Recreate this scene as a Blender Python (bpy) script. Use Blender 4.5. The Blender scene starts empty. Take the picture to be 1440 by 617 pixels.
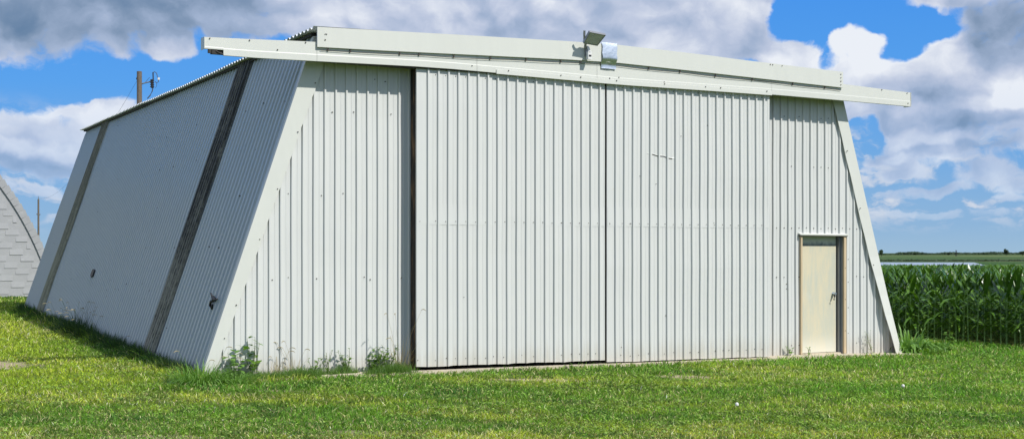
import bpy, math, random
import numpy as np
from mathutils import Vector, Matrix, Euler
random.seed(4); RS = np.random.RandomState(7)
R = math.radians
sc = bpy.context.scene
COL = sc.collection

# ------------------------------------------------------------------ frame of the hangar
AX, AY = -4.1998, 17.56
ANG = R(27.648)
D = (math.cos(ANG), math.sin(ANG)); E = (-D[1], D[0])
def loc_to_world(s, t, z=0.0):
    return (AX + s*D[0] + t*E[0], AY + s*D[1] + t*E[1], z)
def world_to_loc(x, y):
    dx, dy = x-AX, y-AY
    return dx*D[0]+dy*D[1], dx*E[0]+dy*E[1]
GT = 0.0112        # the grade rises gently towards the back of the hangar
GS = -0.0072       # and falls to the right

# ------------------------------------------------------------------ value noise (numpy)
_tab = RS.rand(256, 256)
def vnoise(x, y):
    x = np.asarray(x, float); y = np.asarray(y, float)
    xi = np.floor(x).astype(int); yi = np.floor(y).astype(int)
    fx = x-xi; fy = y-yi
    fx = fx*fx*(3-2*fx); fy = fy*fy*(3-2*fy)
    a = _tab[xi & 255, yi & 255]; b = _tab[(xi+1) & 255, yi & 255]
    c = _tab[xi & 255, (yi+1) & 255]; d = _tab[(xi+1) & 255, (yi+1) & 255]
    return (a*(1-fx)+b*fx)*(1-fy)+(c*(1-fx)+d*fx)*fy
def fbm(x, y, o=4):
    v = 0; a = .5; t = 0
    for i in range(o):
        v = v+a*vnoise(x*2**i+17.3*i, y*2**i+5.1*i); t += a; a *= .5
    return v/t

def smooth(a, b, x):
    t = np.clip((x-a)/(b-a), 0, 1); return t*t*(3-2*t)
def ground_z(x, y):
    x = np.asarray(x, float); y = np.asarray(y, float)
    s = (x-AX)*D[0]+(y-AY)*D[1]; t = (x-AX)*E[0]+(y-AY)*E[1]
    rw = smooth(-4, 5, s-12.5)
    near = -.008+GS*np.clip(s, -25, 22)+GT*np.clip(t, -15, 45)*(1-rw*smooth(0, 3, t))
    near = near-.03*smooth(.9, 3.5, -t)*smooth(0, 2, s)
    near = near+(fbm(x*.35+40, y*.35+9, 3)-.5)*.05*np.clip(smooth(.45, 3.0, -t)+smooth(.3, 3, -s)+smooth(13, 15, s), 0, 1)
    r = np.hypot(x, y)
    fall = -.0078*np.clip(r-26, 0, None)
    rightw = rw
    fall = fall*rightw
    w = smooth(60, 260, r)
    far = -.16-.0078*(r-26)
    z = (near+fall)*(1-w)+far*w
    # basin of the lake and the long rise behind it
    lake = -4.75
    land = np.where(r < 700, np.maximum(far, lake-.25), 0)
    z = np.where(r > 560, np.minimum(z, lake+.2), z)
    rise = lake+.25+(r-1010)*.00265+8.0*(fbm(x*.0012+3, y*.0012+8, 3)-.5)*smooth(1100, 2200, r)*.35
    rise = np.minimum(rise, 3.0+0*r)
    basin = smooth(690, 720, r)*(1-smooth(985, 1010, r))
    z = np.where(r > 640, lake+.25-1.4*basin*smooth(-60, -20, -(x-.345*y)), z)
    z = np.where(r > 1010, rise, z)
    return z
def gz(x, y): return float(ground_z(x, y))

# ------------------------------------------------------------------ node helper
class NT:
    def __init__(s, tree):
        s.t = tree; s.n = tree.nodes; s.l = tree.links
    def node(s, typ, ins=None, **kw):
        n = s.n.new(typ)
        for k, v in kw.items(): setattr(n, k, v)
        if ins:
            for k, v in ins.items(): s.put(n.inputs[k], v)
        return n
    def put(s, sock, v):
        if isinstance(v, V): v = v.s
        if isinstance(v, bpy.types.NodeSocket): s.l.new(v, sock)
        else:
            if sock.type in ('RGBA',) and isinstance(v, (tuple, list)) and len(v) == 3: v = (*v, 1)
            sock.default_value = v
    def math(s, op, a, b=0.0, c=None, clamp=False):
        n = s.n.new('ShaderNodeMath'); n.operation = op; n.use_clamp = clamp
        s.put(n.inputs[0], a); s.put(n.inputs[1], b)
        if c is not None: s.put(n.inputs[2], c)
        return V(s, n.outputs[0])
    def ramp(s, f, stops, interp='LINEAR'):
        n = s.n.new('ShaderNodeValToRGB'); cr = n.color_ramp; cr.interpolation = interp
        while len(cr.elements) < len(stops): cr.elements.new(.5)
        for e, (p, c) in zip(cr.elements, stops):
            e.position = p; e.color = (*c, 1) if len(c) == 3 else c
        s.put(n.inputs[0], f); return n.outputs[0]
    def step(s, a, b, x):      # smoothstep a..b
        n = s.n.new('ShaderNodeMapRange'); n.interpolation_type = 'SMOOTHSTEP'
        s.put(n.inputs['Value'], x); s.put(n.inputs['From Min'], a); s.put(n.inputs['From Max'], b)
        return V(s, n.outputs[0])
    def noise(s, vec, scale, detail=4, rough=.55, dist=0, typ=None):
        n = s.n.new('ShaderNodeTexNoise')
        if vec is not None: s.put(n.inputs['Vector'], vec)
        n.inputs['Scale'].default_value = scale; n.inputs['Detail'].default_value = detail
        n.inputs['Roughness'].default_value = rough; n.inputs['Distortion'].default_value = dist
        return V(s, n.outputs[0])
    def mix(s, f, a, b, mode='MIX'):
        n = s.n.new('ShaderNodeMix'); n.data_type = 'RGBA'; n.blend_type = mode
        s.put(n.inputs[0], f); s.put(n.inputs[6], a); s.put(n.inputs[7], b)
        return n.outputs[2]
    def mapping(s, vec, scale=(1, 1, 1), loc=(0, 0, 0), rot=(0, 0, 0)):
        n = s.n.new('ShaderNodeMapping'); s.put(n.inputs[0], vec)
        n.inputs['Scale'].default_value = scale; n.inputs['Location'].default_value = loc; n.inputs['Rotation'].default_value = rot
        return n.outputs[0]
    def xyz(s, x, y, z=0.0):
        n = s.n.new('ShaderNodeCombineXYZ'); s.put(n.inputs[0], x); s.put(n.inputs[1], y); s.put(n.inputs[2], z)
        return n.outputs[0]
    def sep(s, v):
        n = s.n.new('ShaderNodeSeparateXYZ'); s.put(n.inputs[0], v)
        return [V(s, o) for o in n.outputs]
class V:
    def __init__(s, nt, sock): s.nt = nt; s.s = sock
    def __add__(s, o): return s.nt.math('ADD', s, o)
    __radd__ = __add__
    def __mul__(s, o): return s.nt.math('MULTIPLY', s, o)
    __rmul__ = __mul__
    def __sub__(s, o): return s.nt.math('SUBTRACT', s, o)
    def __rsub__(s, o): return s.nt.math('SUBTRACT', o, s)
    def __truediv__(s, o): return s.nt.math('DIVIDE', s, o)
    def mx(s, o): return s.nt.math('MAXIMUM', s, o)
    def mn(s, o): return s.nt.math('MINIMUM', s, o)
    def clamp(s): return s.nt.math('ADD', s, 0.0, clamp=True)

def mat(name):
    m = bpy.data.materials.new(name); m.use_nodes = True
    nt = NT(m.node_tree); nt.n.clear()
    out = nt.node('ShaderNodeOutputMaterial')
    b = nt.node('ShaderNodeBsdfPrincipled')
    nt.l.new(b.outputs[0], out.inputs[0])
    nt.out = out
    return m, nt, b
def simple(name, col, rough=.7, metal=0.0, spec=.5, var=.12, scale=6.0, bump=0.0, bscale=40.0):
    m, nt, b = mat(name)
    tc = nt.node('ShaderNodeTexCoord').outputs['Object']
    n = nt.noise(tc, scale, 5, .6)
    c = nt.mix(n, tuple(max(0, x*(1-var)) for x in col), tuple(x*(1+var) for x in col))
    nt.put(b.inputs['Base Color'], c)
    b.inputs['Roughness'].default_value = rough; b.inputs['Metallic'].default_value = metal
    b.inputs['Specular IOR Level'].default_value = spec
    if bump:
        bn = nt.node('ShaderNodeBump', {'Height': nt.noise(tc, bscale, 4), 'Strength': bump, 'Distance': .01})
        nt.put(b.inputs['Normal'], bn.outputs[0])
    return m

def painted_metal(name, col, rough=.42, grime=1.0, rust=1.0, canning=.008, side=False):
    m, nt, b = mat(name)
    tc = nt.node('ShaderNodeTexCoord').outputs['Object']
    x, y, z = nt.sep(tc)
    # sheets of slightly different age
    sheet = nt.math('FLOOR', (y if side else x)/.81)
    wn = nt.node('ShaderNodeTexWhiteNoise', {'W': sheet}, noise_dimensions='1D')
    sv = V(nt, wn.outputs[0])
    big = nt.noise(tc, .9, 4, .6)
    streak = nt.noise(nt.mapping(tc, (9, 9, .35)), 2.2, 5, .65)
    fine = nt.noise(tc, 60, 3, .7)
    val = (sv-.5)*.05+(big-.5)*.13+(streak-.5)*.20*grime+(fine-.5)*.04
    c0 = nt.mix(nt.math('ADD', val, .5, clamp=True), tuple(v*.84 for v in col), tuple(min(1, v*1.10) for v in col))
    # splashed soil towards the ground
    sp = (1-nt.step(-.05, .38, z+(streak-.5)*.7))*.38*grime
    c1 = nt.mix(sp, c0, (.36, .30, .20))
    blot = nt.noise(tc, 3.1, 6, .75)
    rm = nt.step(.68, .76, blot)*(.40*rust)
    c2 = nt.mix(rm, c1, (.30, .17, .09))
    nt.put(b.inputs['Base Color'], c2)
    nt.put(b.inputs['Roughness'], (streak-.5)*.25+rough)
    b.inputs['Specular IOR Level'].default_value = .4
    wav = nt.noise(nt.mapping(tc, (2.2, 2.2, .8)), 1.6, 2, .5)
    bn = nt.node('ShaderNodeBump', {'Height': wav+fine*.05, 'Strength': 1.0, 'Distance': canning})
    nt.put(b.inputs['Normal'], bn.outputs[0])
    return m

M = {}
M['panel'] = painted_metal('white_painted_steel', (.635, .645, .625))
M['trim'] = painted_metal('white_trim_steel', (.65, .66, .61), rough=.4, grime=.55, rust=.5)
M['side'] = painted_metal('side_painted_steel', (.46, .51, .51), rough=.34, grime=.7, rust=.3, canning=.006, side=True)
M['roof'] = painted_metal('roof_steel', (.66, .68, .68), rough=.4, side=True)
M['screw'] = simple('screw_head', (.10, .09, .08), .6, .3)
M['dark'] = simple('dark_steel', (.035, .032, .03), .8)
M['void'] = simple('dark_interior', (.05, .045, .04), .95)
def old_wood():
    m, nt, b = mat('old_framing_wood')
    tc = nt.node('ShaderNodeTexCoord').outputs['Object']
    n = nt.noise(nt.mapping(tc, (6, 6, 1.1)), 2.0, 5, .75)
    c = nt.ramp(n, [(.0, (.010, .009, .008)), (.50, (.018, .014, .011)), (.60, (.10, .055, .025)), (.72, (.24, .15, .07)), (1, (.10, .06, .03))])
    nt.put(b.inputs['Base Color'], c); b.inputs['Roughness'].default_value = .85
    return m
M['wood'] = old_wood()
M['tanwood'] = simple('tan_casing', (.56, .44, .28), .7, var=.15, scale=5)
M['galv'] = simple('galvanised_sheet', (.62, .68, .74), .38, 1.0, var=.15, scale=14, bump=.5, bscale=9)
M['black'] = simple('black_plastic', (.02, .02, .022), .5)
M['white'] = simple('white_plastic', (.75, .75, .74), .4, var=.04)
M['greyalu'] = simple('grey_aluminium', (.30, .31, .32), .45, .6)
M['cable'] = simple('cable_jacket', (.07, .06, .055), .7)

def glass_lens():
    m, nt, b = mat('lens_glass')
    tc = nt.node('ShaderNodeTexCoord').outputs['Object']
    w = nt.node('ShaderNodeTexBrick', {'Vector': tc, 'Scale': 30.0, 'Mortar Size': .03, 'Color1': (.62, .64, .60), 'Color2': (.58, .60, .56), 'Mortar': (.1, .1, .09)})
    nt.put(b.inputs['Base Color'], w.outputs[0])
    b.inputs['Roughness'].default_value = .2
    return m
M['lens'] = glass_lens()

def concrete():
    m, nt, b = mat('concrete')
    tc = nt.node('ShaderNodeTexCoord').outputs['Object']
    a = nt.noise(tc, 2.5, 6, .7); f = nt.noise(tc, 45, 4, .7)
    c = nt.mix(a, (.42, .36, .26), (.66, .58, .44))
    c = nt.mix(nt.step(.55, .75, nt.noise(tc, 5, 6, .75))*.5, c, (.22, .20, .13))
    c = nt.mix(f*.4, c, (.62, .55, .42))
    nt.put(b.inputs['Base Color'], c); b.inputs['Roughness'].default_value = .9
    bn = nt.node('ShaderNodeBump', {'Height': f, 'Strength': .5, 'Distance': .01}); nt.put(b.inputs['Normal'], bn.outputs[0])
    return m
M['concrete'] = concrete()

def fibreglass(name, dark, light, z_lo, z_hi):
    m, nt, b = mat(name)
    tc = nt.node('ShaderNodeTexCoord').outputs['Object']
    x, y, z = nt.sep(tc)
    st = nt.noise(nt.mapping(tc, (1, 8, .25)), 2.0, 6, .75)
    fl = nt.noise(nt.mapping(tc, (2, 12, 3.5)), 3.0, 4, .8)
    wear = (1-nt.step(z_lo, z_hi, z))*.55
    f = nt.step(.44, .72, st*.6+fl*.4+wear*.24)
    c = nt.mix(f, dark, light)
    nt.put(b.inputs['Base Color'], c); b.inputs['Roughness'].default_value = .75
    return m
M['fib1'] = fibreglass('weathered_brown_fibreglass', (.030, .032, .028), (.34, .33, .26), .2, 2.5)
M['fib2'] = fibreglass('weathered_tan_fibreglass', (.13, .13, .09), (.38, .37, .27), -.5, 4.5)

def door_paint():
    m, nt, b = mat('faded_cream_door_paint')
    tc = nt.node('ShaderNodeTexCoord').outputs['Object']
    x, y, z = nt.sep(tc)
    n = nt.noise(nt.mapping(tc, (3.2, 1, .55)), 1.9, 6, .7)
    c = nt.mix(nt.step(.40, .66, n), (.53, .53, .43), (.65, .58, .41))
    n2 = nt.noise(tc, 4, 5, .7)
    c = nt.mix(nt.step(.55, .8, n2)*.4, c, (.62, .62, .54))
    low = (1-nt.step(-.02, .34, z+(n-.5)*.25))*.55
    c = nt.mix(low, c, (.72, .70, .60))
    nt.put(b.inputs['Base Color'], c); b.inputs['Roughness'].default_value = .6
    return m
M['door'] = door_paint()
def transom_paint():
    m, nt, b = mat('stained_transom_paint')
    tc = nt.node('ShaderNodeTexCoord').outputs['Object']
    x, y, z = nt.sep(tc)
    n = nt.noise(nt.mapping(tc, (7, 1, 3)), 2.0, 5, .7)
    f = (1-nt.step(1.83, 1.93, z-(n-.5)*.16))
    c = nt.mix(f*.85, (.62, .64, .55), (.13, .15, .16))
    nt.put(b.inputs['Base Color'], c); b.inputs['Roughness'].default_value = .7
    return m
M['transom'] = transom_paint()

def leafmat(name, c1, c2, rough=.5, trans=.35, scale=3.0, attr=None, spec=.4):
    m, nt, b = mat(name)
    tc = nt.node('ShaderNodeTexCoord').outputs['Object']
    if attr:
        base = nt.node('ShaderNodeAttribute', attribute_name=attr).outputs['Color']
    else:
        geo = nt.node('ShaderNodeNewGeometry').outputs['Random Per Island']
        n = nt.noise(tc, scale, 3, .6)
        base = nt.mix(nt.math('MULTIPLY_ADD', n, .5, nt.math('MULTIPLY', geo, .5)), c1, c2)
    nt.put(b.inputs['Base Color'], base)
    b.inputs['Roughness'].default_value = rough; b.inputs['Specular IOR Level'].default_value = spec
    tr = nt.node('ShaderNodeBsdfTranslucent')
    tcol = nt.mix(1.0, base, (1.25, 1.3, .6), 'MULTIPLY')
    nt.put(tr.inputs[0], tcol)
    mx = nt.node('ShaderNodeMixShader', {0: trans})
    nt.l.new(b.outputs[0], mx.inputs[1]); nt.l.new(tr.outputs[0], mx.inputs[2])
    nt.l.new(mx.outputs[0], nt.out.inputs[0])
    return m
M['corn_leaf'] = leafmat('corn_leaf', (.015, .062, .008), (.18, .35, .036), .27, .20, spec=.45)
M['corn_stalk'] = simple('corn_stalk', (.22, .36, .09), .6, var=.35)
M['weed'] = leafmat('weed_leaf', (.07, .17, .022), (.21, .36, .05), .6, .4, spec=.2)
M['weed_bright'] = leafmat('bright_weed_leaf', (.12, .27, .045), (.22, .38, .08), .45, .35)
M['tuft'] = leafmat('long_grass', (.05, .14, .022), (.20, .33, .07), .5, .4)
M['straw'] = leafmat('dry_grass', (.36, .30, .16), (.52, .44, .27), .7, .3)
M['blade'] = leafmat('lawn_blade', None, None, .55, .42, attr='Col', spec=.3)
M['tuft_shade'] = leafmat('shade_dark_grass', (.018, .055, .012), (.05, .11, .02), .6, .2)  # shadow along the side wall is put into this darker grass colour
M['head'] = simple('seed_head', (.34, .29, .17), .8, var=.3)
M['stem'] = simple('green_stem', (.10, .14, .04), .7, var=.3)
M['redstem'] = simple('reddish_seed_stem', (.20, .18, .08), .7, var=.3)
M['treeleaf'] = leafmat('tree_leaf', (.020, .045, .018), (.045, .085, .03), .6, .2, scale=.4)
M['bark'] = simple('bark', (.09, .07, .05), .9, var=.4, scale=4, bump=.5)
M['polewood'] = simple('weathered_pole_wood', (.15, .12, .09), .9, var=.55, scale=7, bump=.6)
M['flower'] = simple('clover_flower', (.75, .74, .70), .7)

def shingle():
    m, nt, b = mat('grey_shingle')
    tc = nt.node('ShaderNodeTexCoord').outputs['Object']
    n = nt.noise(tc, 1.3, 5, .7); f = nt.noise(tc, 90, 3, .8); w = nt.noise(nt.mapping(tc, (2, 2, 6)), 2, 4, .7)
    c = nt.mix(n, (.34, .35, .36), (.47, .48, .49))
    c = nt.mix(f*.6, c, (.27, .27, .28)); c = nt.mix(nt.step(.5, .8, w)*.4, c, (.54, .55, .56))
    nt.put(b.inputs['Base Color'], c); b.inputs['Roughness'].default_value = .9
    return m
M['shingle'] = shingle()

def ground_mat():
    m, nt, b = mat('ground_soil_and_turf')
    tc = nt.node('ShaderNodeTexCoord').outputs['Object']
    x, y, z = nt.sep(tc)
    n1 = nt.noise(tc, 1.1, 5, .6); n2 = nt.noise(tc, 9, 5, .7)
    turf = nt.mix(n1, (.055, .105, .018), (.12, .17, .03))
    turf = nt.mix(n2*.5, turf, (.10, .09, .045))
    soil = nt.mix(n2, (.30, .235, .15), (.50, .42, .29))
    dirt = None
    for (cx, cy, rx, ry, k) in DIRT:
        dx = (x-cx)/rx; dy = (y-cy)/ry
        f = 1-nt.math('SQRT', dx*dx+dy*dy)+(n2-.5)*1.3
        f = nt.step(.0, .45, f)*k
        dirt = f if dirt is None else dirt.mx(f)
    near = nt.mix(dirt, turf, soil)
    # soil under the corn, crop strips far away
    r = nt.math('SQRT', x*x+y*y)
    band = nt.noise(nt.mapping(tc, (.0009, .006, 0), rot=(0, 0, .1)), 1.0, 3, .5)
    farc = nt.ramp(band, [(.30, (.035, .080, .022)), (.44, (.060, .115, .03)), (.50, (.19, .20, .09)), (.54, (.07, .125, .035)), (.64, (.035, .075, .022)), (.70, (.17, .20, .08)), (.75, (.06, .11, .035))], 'LINEAR')
    c = nt.mix(nt.step(150.0, 500.0, r), near, farc)
    nt.put(b.inputs['Base Color'], c); b.inputs['Roughness'].default_value = 1.0
    b.inputs['Specular IOR Level'].default_value = .1
    bn = nt.node('ShaderNodeBump', {'Height': n2, 'Strength': .6, 'Distance': .03}); nt.put(b.inputs['Normal'], bn.outputs[0])
    return m
# bare spots worn into the lawn (world metres): x, y, rx, ry, strength
DIRT = [(-7.9, 19.2, 1.0, .85, 1.0), (.45, 18.15, .85, .20, .75), (2.62, 18.85, .58, .28, .9),
        (-3.0, 16.4, .5, .12, .45), (1.9, 12.6, .5, .3, .35), (-3.4, 12.3, .8, .25, .5), (-1.4, 12.8, .6, .2, .35), (4.3, 12.6, .5, .2, .3)]
M['ground'] = ground_mat()

def water_mat():
    m, nt, b = mat('lake_water')
    tc = nt.node('ShaderNodeTexCoord').outputs['Object']
    b.inputs['Base Color'].default_value = (.34, .38, .41, 1); b.inputs['Roughness'].default_value = .3
    b.inputs['Specular IOR Level'].default_value = 1.0
    bn = nt.node('ShaderNodeBump', {'Height': nt.noise(tc, .3, 3), 'Strength': .15, 'Distance': .3}); nt.put(b.inputs['Normal'], bn.outputs[0])
    return m
M['water'] = water_mat()

# ------------------------------------------------------------------ object helpers
def tag(o, label=None, cat=None, group=None, kind=None):
    if label: o['label'] = label
    if cat: o['category'] = cat
    if group: o['group'] = group
    if kind: o['kind'] = kind
    return o
def empty(name, loc=(0, 0, 0), rz=0.0):
    o = bpy.data.objects.new(name, None); COL.objects.link(o)
    o.location = loc; o.rotation_euler = (0, 0, rz); o.empty_display_size = .2
    return o
class MB:
    def __init__(s): s.v = []; s.f = []; s.m = []; s.cur = 0
    def add(s, vs, fs):
        b = len(s.v); s.v.extend([tuple(v) for v in vs]); s.f.extend([tuple(i+b for i in f) for f in fs]); s.m.extend([s.cur]*len(fs)); return s
    def box(s, x0, x1, y0, y1, z0, z1):
        vs = [(x, y, z) for x in (x0, x1) for y in (y0, y1) for z in (z0, z1)]
        return s.add(vs, [(0, 1, 3, 2), (4, 6, 7, 5), (0, 4, 5, 1), (2, 3, 7, 6), (0, 2, 6, 4), (1, 5, 7, 3)])
    def prism(s, ring_a, ring_b, caps=True):
        n = len(ring_a); vs = list(ring_a)+list(ring_b)
        fs = [(i, (i+1) % n, n+(i+1) % n, n+i) for i in range(n)]
        if caps: fs += [tuple(range(n))[::-1], tuple(range(n, 2*n))]
        return s.add(vs, fs)
    def tube(s, pts, rad, n=6, caps=True):
        pts = [Vector(p) for p in pts]
        if not hasattr(rad, '__len__'): rad = [rad]*len(pts)
        rings = []
        for i, p in enumerate(pts):
            d = (pts[min(i+1, len(pts)-1)]-pts[max(i-1, 0)]).normalized()
            u = d.cross(Vector((0, 0, 1)) if abs(d.z) < .9 else Vector((1, 0, 0))).normalized(); w = d.cross(u)
            rings.append([p+(u*math.cos(2*math.pi*k/n)+w*math.sin(2*math.pi*k/n))*rad[i] for k in range(n)])
        vs = [v for r in rings for v in r]; fs = []
        for i in range(len(rings)-1):
            for k in range(n): fs.append((i*n+k, i*n+(k+1) % n, (i+1)*n+(k+1) % n, (i+1)*n+k))
        if caps: fs += [tuple(range(n))[::-1], tuple(range((len(rings)-1)*n, len(rings)*n))]
        return s.add(vs, fs)
    def blade(s, base, dirv, length, width, bend=.6, seg=4, tipw=.05, up=(0, 0, 1), fold=0.0):
        """a strip that starts along dirv and droops"""
        p = Vector(base); d = Vector(dirv).normalized(); up = Vector(up)
        side = d.cross(up)
        if side.length < 1e-3: side = Vector((1, 0, 0))
        side.normalize(); vs = []; fs = []
        st = length/seg
        for i in range(seg+1):
            t = i/seg; w = width*(math.sin(math.pi*(.18+.82*t))**.7 if tipw < .5 else 1)*.5
            if i == seg: w = width*tipw*.5
            if fold and 0 < i < seg: pass
            vs += [p-side*w, p+side*w]
            d = (d-up*bend*st/length*(.5+t)).normalized()
            p = p+d*st
        for i in range(seg): fs.append((2*i, 2*i+1, 2*i+3, 2*i+2))
        return s.add(vs, fs)
    def build(s, name, mats, parent=None, smooth_=False):
        me = bpy.data.meshes.new(name); me.from_pydata(s.v, [], s.f)
        if not isinstance(mats, (list, tuple)): mats = [mats]
        for m_ in mats: me.materials.append(m_)
        if len(mats) > 1: me.polygons.foreach_set('material_index', s.m)
        if smooth_: me.polygons.foreach_set('use_smooth', [True]*len(s.f))
        me.validate(); me.update()
        o = bpy.data.objects.new(name, me); COL.objects.link(o)
        if parent: o.parent = parent
        return o
def np_mesh(name, verts, faces, m, parent=None, nper=4, col=None):
    """fast mesh of tris/quads from numpy arrays"""
    me = bpy.data.meshes.new(name); nv = len(verts); nf = len(faces)
    me.vertices.add(nv); me.vertices.foreach_set('co', np.asarray(verts, np.float32).ravel())
    me.loops.add(nf*nper); me.loops.foreach_set('vertex_index', np.asarray(faces, np.int32).ravel())
    me.polygons.add(nf); me.polygons.foreach_set('loop_start', np.arange(nf, dtype=np.int32)*nper)
    try: me.polygons.foreach_set('loop_total', np.full(nf, nper, np.int32))
    except Exception: pass
    me.update(calc_edges=True)
    if col is not None:
        a = me.color_attributes.new('Col', 'FLOAT_COLOR', 'POINT')
        a.data.foreach_set('color', np.asarray(col, np.float32).ravel())
    me.materials.append(m)
    o = bpy.data.objects.new(name, me); COL.objects.link(o)
    if parent: o.parent = parent
    return o

# ================================================================== HANGAR
H = empty('hangar', (AX, AY, 0), ANG)
tag(H, 'large white ribbed steel hangar with inward leaning side walls and sliding doors', 'hangar')
LEAN_L = .3368
def left_edge(z): return LEAN_L*z
def right_edge(z): return 12.575-.3003*z
TOPZ = 4.76
RIB_W, RIB_T, RIB_H = .0185, .0115, .028

def ribbed(mb, s0, s1, zb, zt, q, ribs, dense=.55, wob=.0022, seed=0.0, base=0):
    """standing ribs on a flat pan, in the plane y=-q; zb/zt are functions of s"""
    xs = [(s0, 0.0)]
    for r in ribs:
        if r-RIB_W > s0+.004 and r+RIB_W < s1-.004:
            xs += [(r-RIB_W, 0), (r-RIB_T, RIB_H), (r+RIB_T, RIB_H), (r+RIB_W, 0)]
            xs += [(r+.075, .0), (r+.080, .004), (r+.084, .0)] if r+.09 < s1 else []
    xs.append((s1, 0.0)); mb.cur = base
    nz = max(2, int((zt((s0+s1)/2)-zb((s0+s1)/2))/dense)+1)
    vs = []
    for s, h in xs:
        b, t = zb(s), zt(s)
        for j in range(nz+1):
            z = b+(t-b)*j/nz
            ds = (vnoise(s*1.7+seed, z*.9+seed)-.5)*wob*2 if s0 < s < s1 else 0
            dq = (vnoise(s*1.1+seed+31, z*1.3)-.5)*.010
            vs.append((s+float(ds), -(q+h+float(dq)), z))
    fs = []
    for i in range(len(xs)-1):
        for j in range(nz):
            a = i*(nz+1)+j; fs.append((a, a+nz+1, a+nz+2, a+1))
    mb.add(vs, fs)
def screws(mb, pts, q, r=.010, mi=1):
    mb.cur = mi
    for s, z in pts:
        rr = r*random.uniform(.7, 1.0)
        ring = [(s+rr*math.cos(a), -(q+.004+.006), z+rr*math.sin(a)) for a in [k*math.pi/3 for k in range(6)]]
        ring0 = [(x, -(q-.004), z_) for x, _, z_ in ring]
        mb.prism(ring0, ring)

# ---- front wall, left fixed bay
ribsL = [.292+.1616*k for k in range(20)]
fw = MB()
ribbed(fw, .02, 3.17, lambda s: -.12, lambda s: max(-.11, min(TOPZ, (s-.01)/LEAN_L)), 0, [r for r in ribsL if r > .2], seed=3)
scr = []
for k, r in enumerate(ribsL[:17]):
    for z in (.16, 1.35, 2.55, 3.7, 4.2):
        if (z*.3645+.16) < r+.08 and random.random() < .28: scr.append((r+.04+random.choice((0, .07)), z+random.uniform(-.03, .03)))
screws(fw, scr, 0)
fw.build('front_wall', [M['panel'], M['screw']], H)
fw = MB()
# ---- right fixed bay, with the opening of the small door
ribsR = [9.761-.163*3+.163*k for k in range(22)]
DS0, DS1, DZ = 10.372, 11.300, 2.022
rt = lambda s: max(-.19, min(TOPZ, (12.56-s)/.3003))
ribbed(fw, 9.12, DS0, lambda s: -.2, rt, 0, ribsR, seed=11)
ribbed(fw, DS0, DS1, lambda s: DZ, rt, 0, ribsR, seed=11)
ribbed(fw, DS1, 12.54, lambda s: -.2, rt, 0, ribsR, seed=11)
scr = []
for r in ribsR:
    for z in (.12, 1.3, 2.14, 3.2, 4.05):
        s = r+.075
        if z < DZ and DS0-.02 < s < DS1+.05: continue
        if s < (12.30-.304*z) and (z == 2.14 or random.random() < .45): scr.append((s, z+random.uniform(-.01, .01)))
scr += [(DS1+.13, z) for z in (.3, .75, 1.2, 1.6)]
screws(fw, scr, 0)
# little paired marks punched left of the door
screws(fw, [(10.05, 1.18), (10.05, 1.10), (10.08, 1.18), (10.08, 1.10)], 0, .009)
fw.build('front_wall', [M['panel'], M['screw']], H)

# ---- diagonal corner trims
tr = MB()
def poly_strip(mb, left, right, zs, q0, q1, th=.012):
    """sheet trim between two lean lines"""
    for i in range(len(zs)-1):
        za, zb_ = zs[i], zs[i+1]
        ra = [(left(za), -q0(za), za), (right(za), -q1(za), za), (right(za), -q1(za)+th, za), (left(za), -q0(za)+th, za)]
        rb = [(left(zb_), -q0(zb_), zb_), (right(zb_), -q1(zb_), zb_), (right(zb_), -q1(zb_)+th, zb_), (left(zb_), -q0(zb_)+th, zb_)]
        mb.prism(ra, rb, caps=True)
zs = [-.09+i*.3464 for i in range(15)]
poly_strip(tr, lambda z: left_edge(z)-.028, lambda z: .128+.3645*z+.004*math.sin(z*5), zs, lambda z: .036, lambda z: .036+.0015*math.sin(z*4))
# return leg that closes the corner against the side wall
poly_strip(tr, lambda z: left_edge(z)-.032, lambda z: left_edge(z)-.028, zs, lambda z: -.03, lambda z: .035)
screws(tr, [(.128+.3645*z-.03, z) for z in (.55, 1.0, 1.9, 2.6, 3.4, 4.1)], .038, .010)
tr.build('corner_trim', [M['trim'], M['screw']], H)
tr = MB(); zs = [-.085+i*.3461 for i in range(15)]
qq = lambda z: .055+.13*max(0, 1-(z+.1)/2.2)**1.5
poly_strip(tr, lambda z: 12.374-.3042*z+.006*math.sin(z*7), lambda z: 12.600-.3003*z, zs, qq, lambda z: .05+.03*max(0, 1-z))
poly_strip(tr, lambda z: 12.600-.3003*z, lambda z: 12.606-.3003*z, zs, lambda z: .05+.03*max(0, 1-z), lambda z: -.05)
screws(tr, [(12.374-.3042*z+.04, z) for z in (.5, 1.5, 2.5, 3.5)], .07, .010)
tr.build('corner_trim', [M['trim'], M['screw']], H)

# ---- left side wall: corrugated, leaning in
L = 18.72
nrm = Vector((-1, 0, LEAN_L)).normalized()
def corr_side(mb, t0, t1, off=0.0, pitch=.184, h=.027, base=-.25, top=4.80, seed=0.0, rows=13):
    """deep trapezoid ribs running up the leaning wall"""
    pts = [(t0, 0.0)]
    k = 0
    while True:
        r = t0+.06+k*pitch; k += 1
        if r+.10 > t1: break
        pts += [(r, 0.0), (r+.012, h), (r+.062, h), (r+.076, 0.0)]
    pts.append((t1, 0.0))
    vs = []
    for t, a in pts:
        for j in range(rows+1):
            z = base+(top-base)*j/rows
            w = (float(vnoise(t*.9+seed, z*1.1))-.5)*.018+off+a
            tj = t+(float(vnoise(t*2.1+seed, z*.9+4))-.5)*.008*(t0 < t < t1)
            b = nrm*w
            vs.append((LEAN_L*z+b.x, tj, z+GT*t+b.z))
    fs = []
    for i in range(len(pts)-1):
        for j in range(rows):
            a = i*(rows+1)+j; fs.append((a, a+1, a+rows+2, a+rows+1))
    mb.add(vs, fs)
sw = MB(); corr_side(sw, 0.0, L, seed=5)
sw.cur = 1
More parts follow.
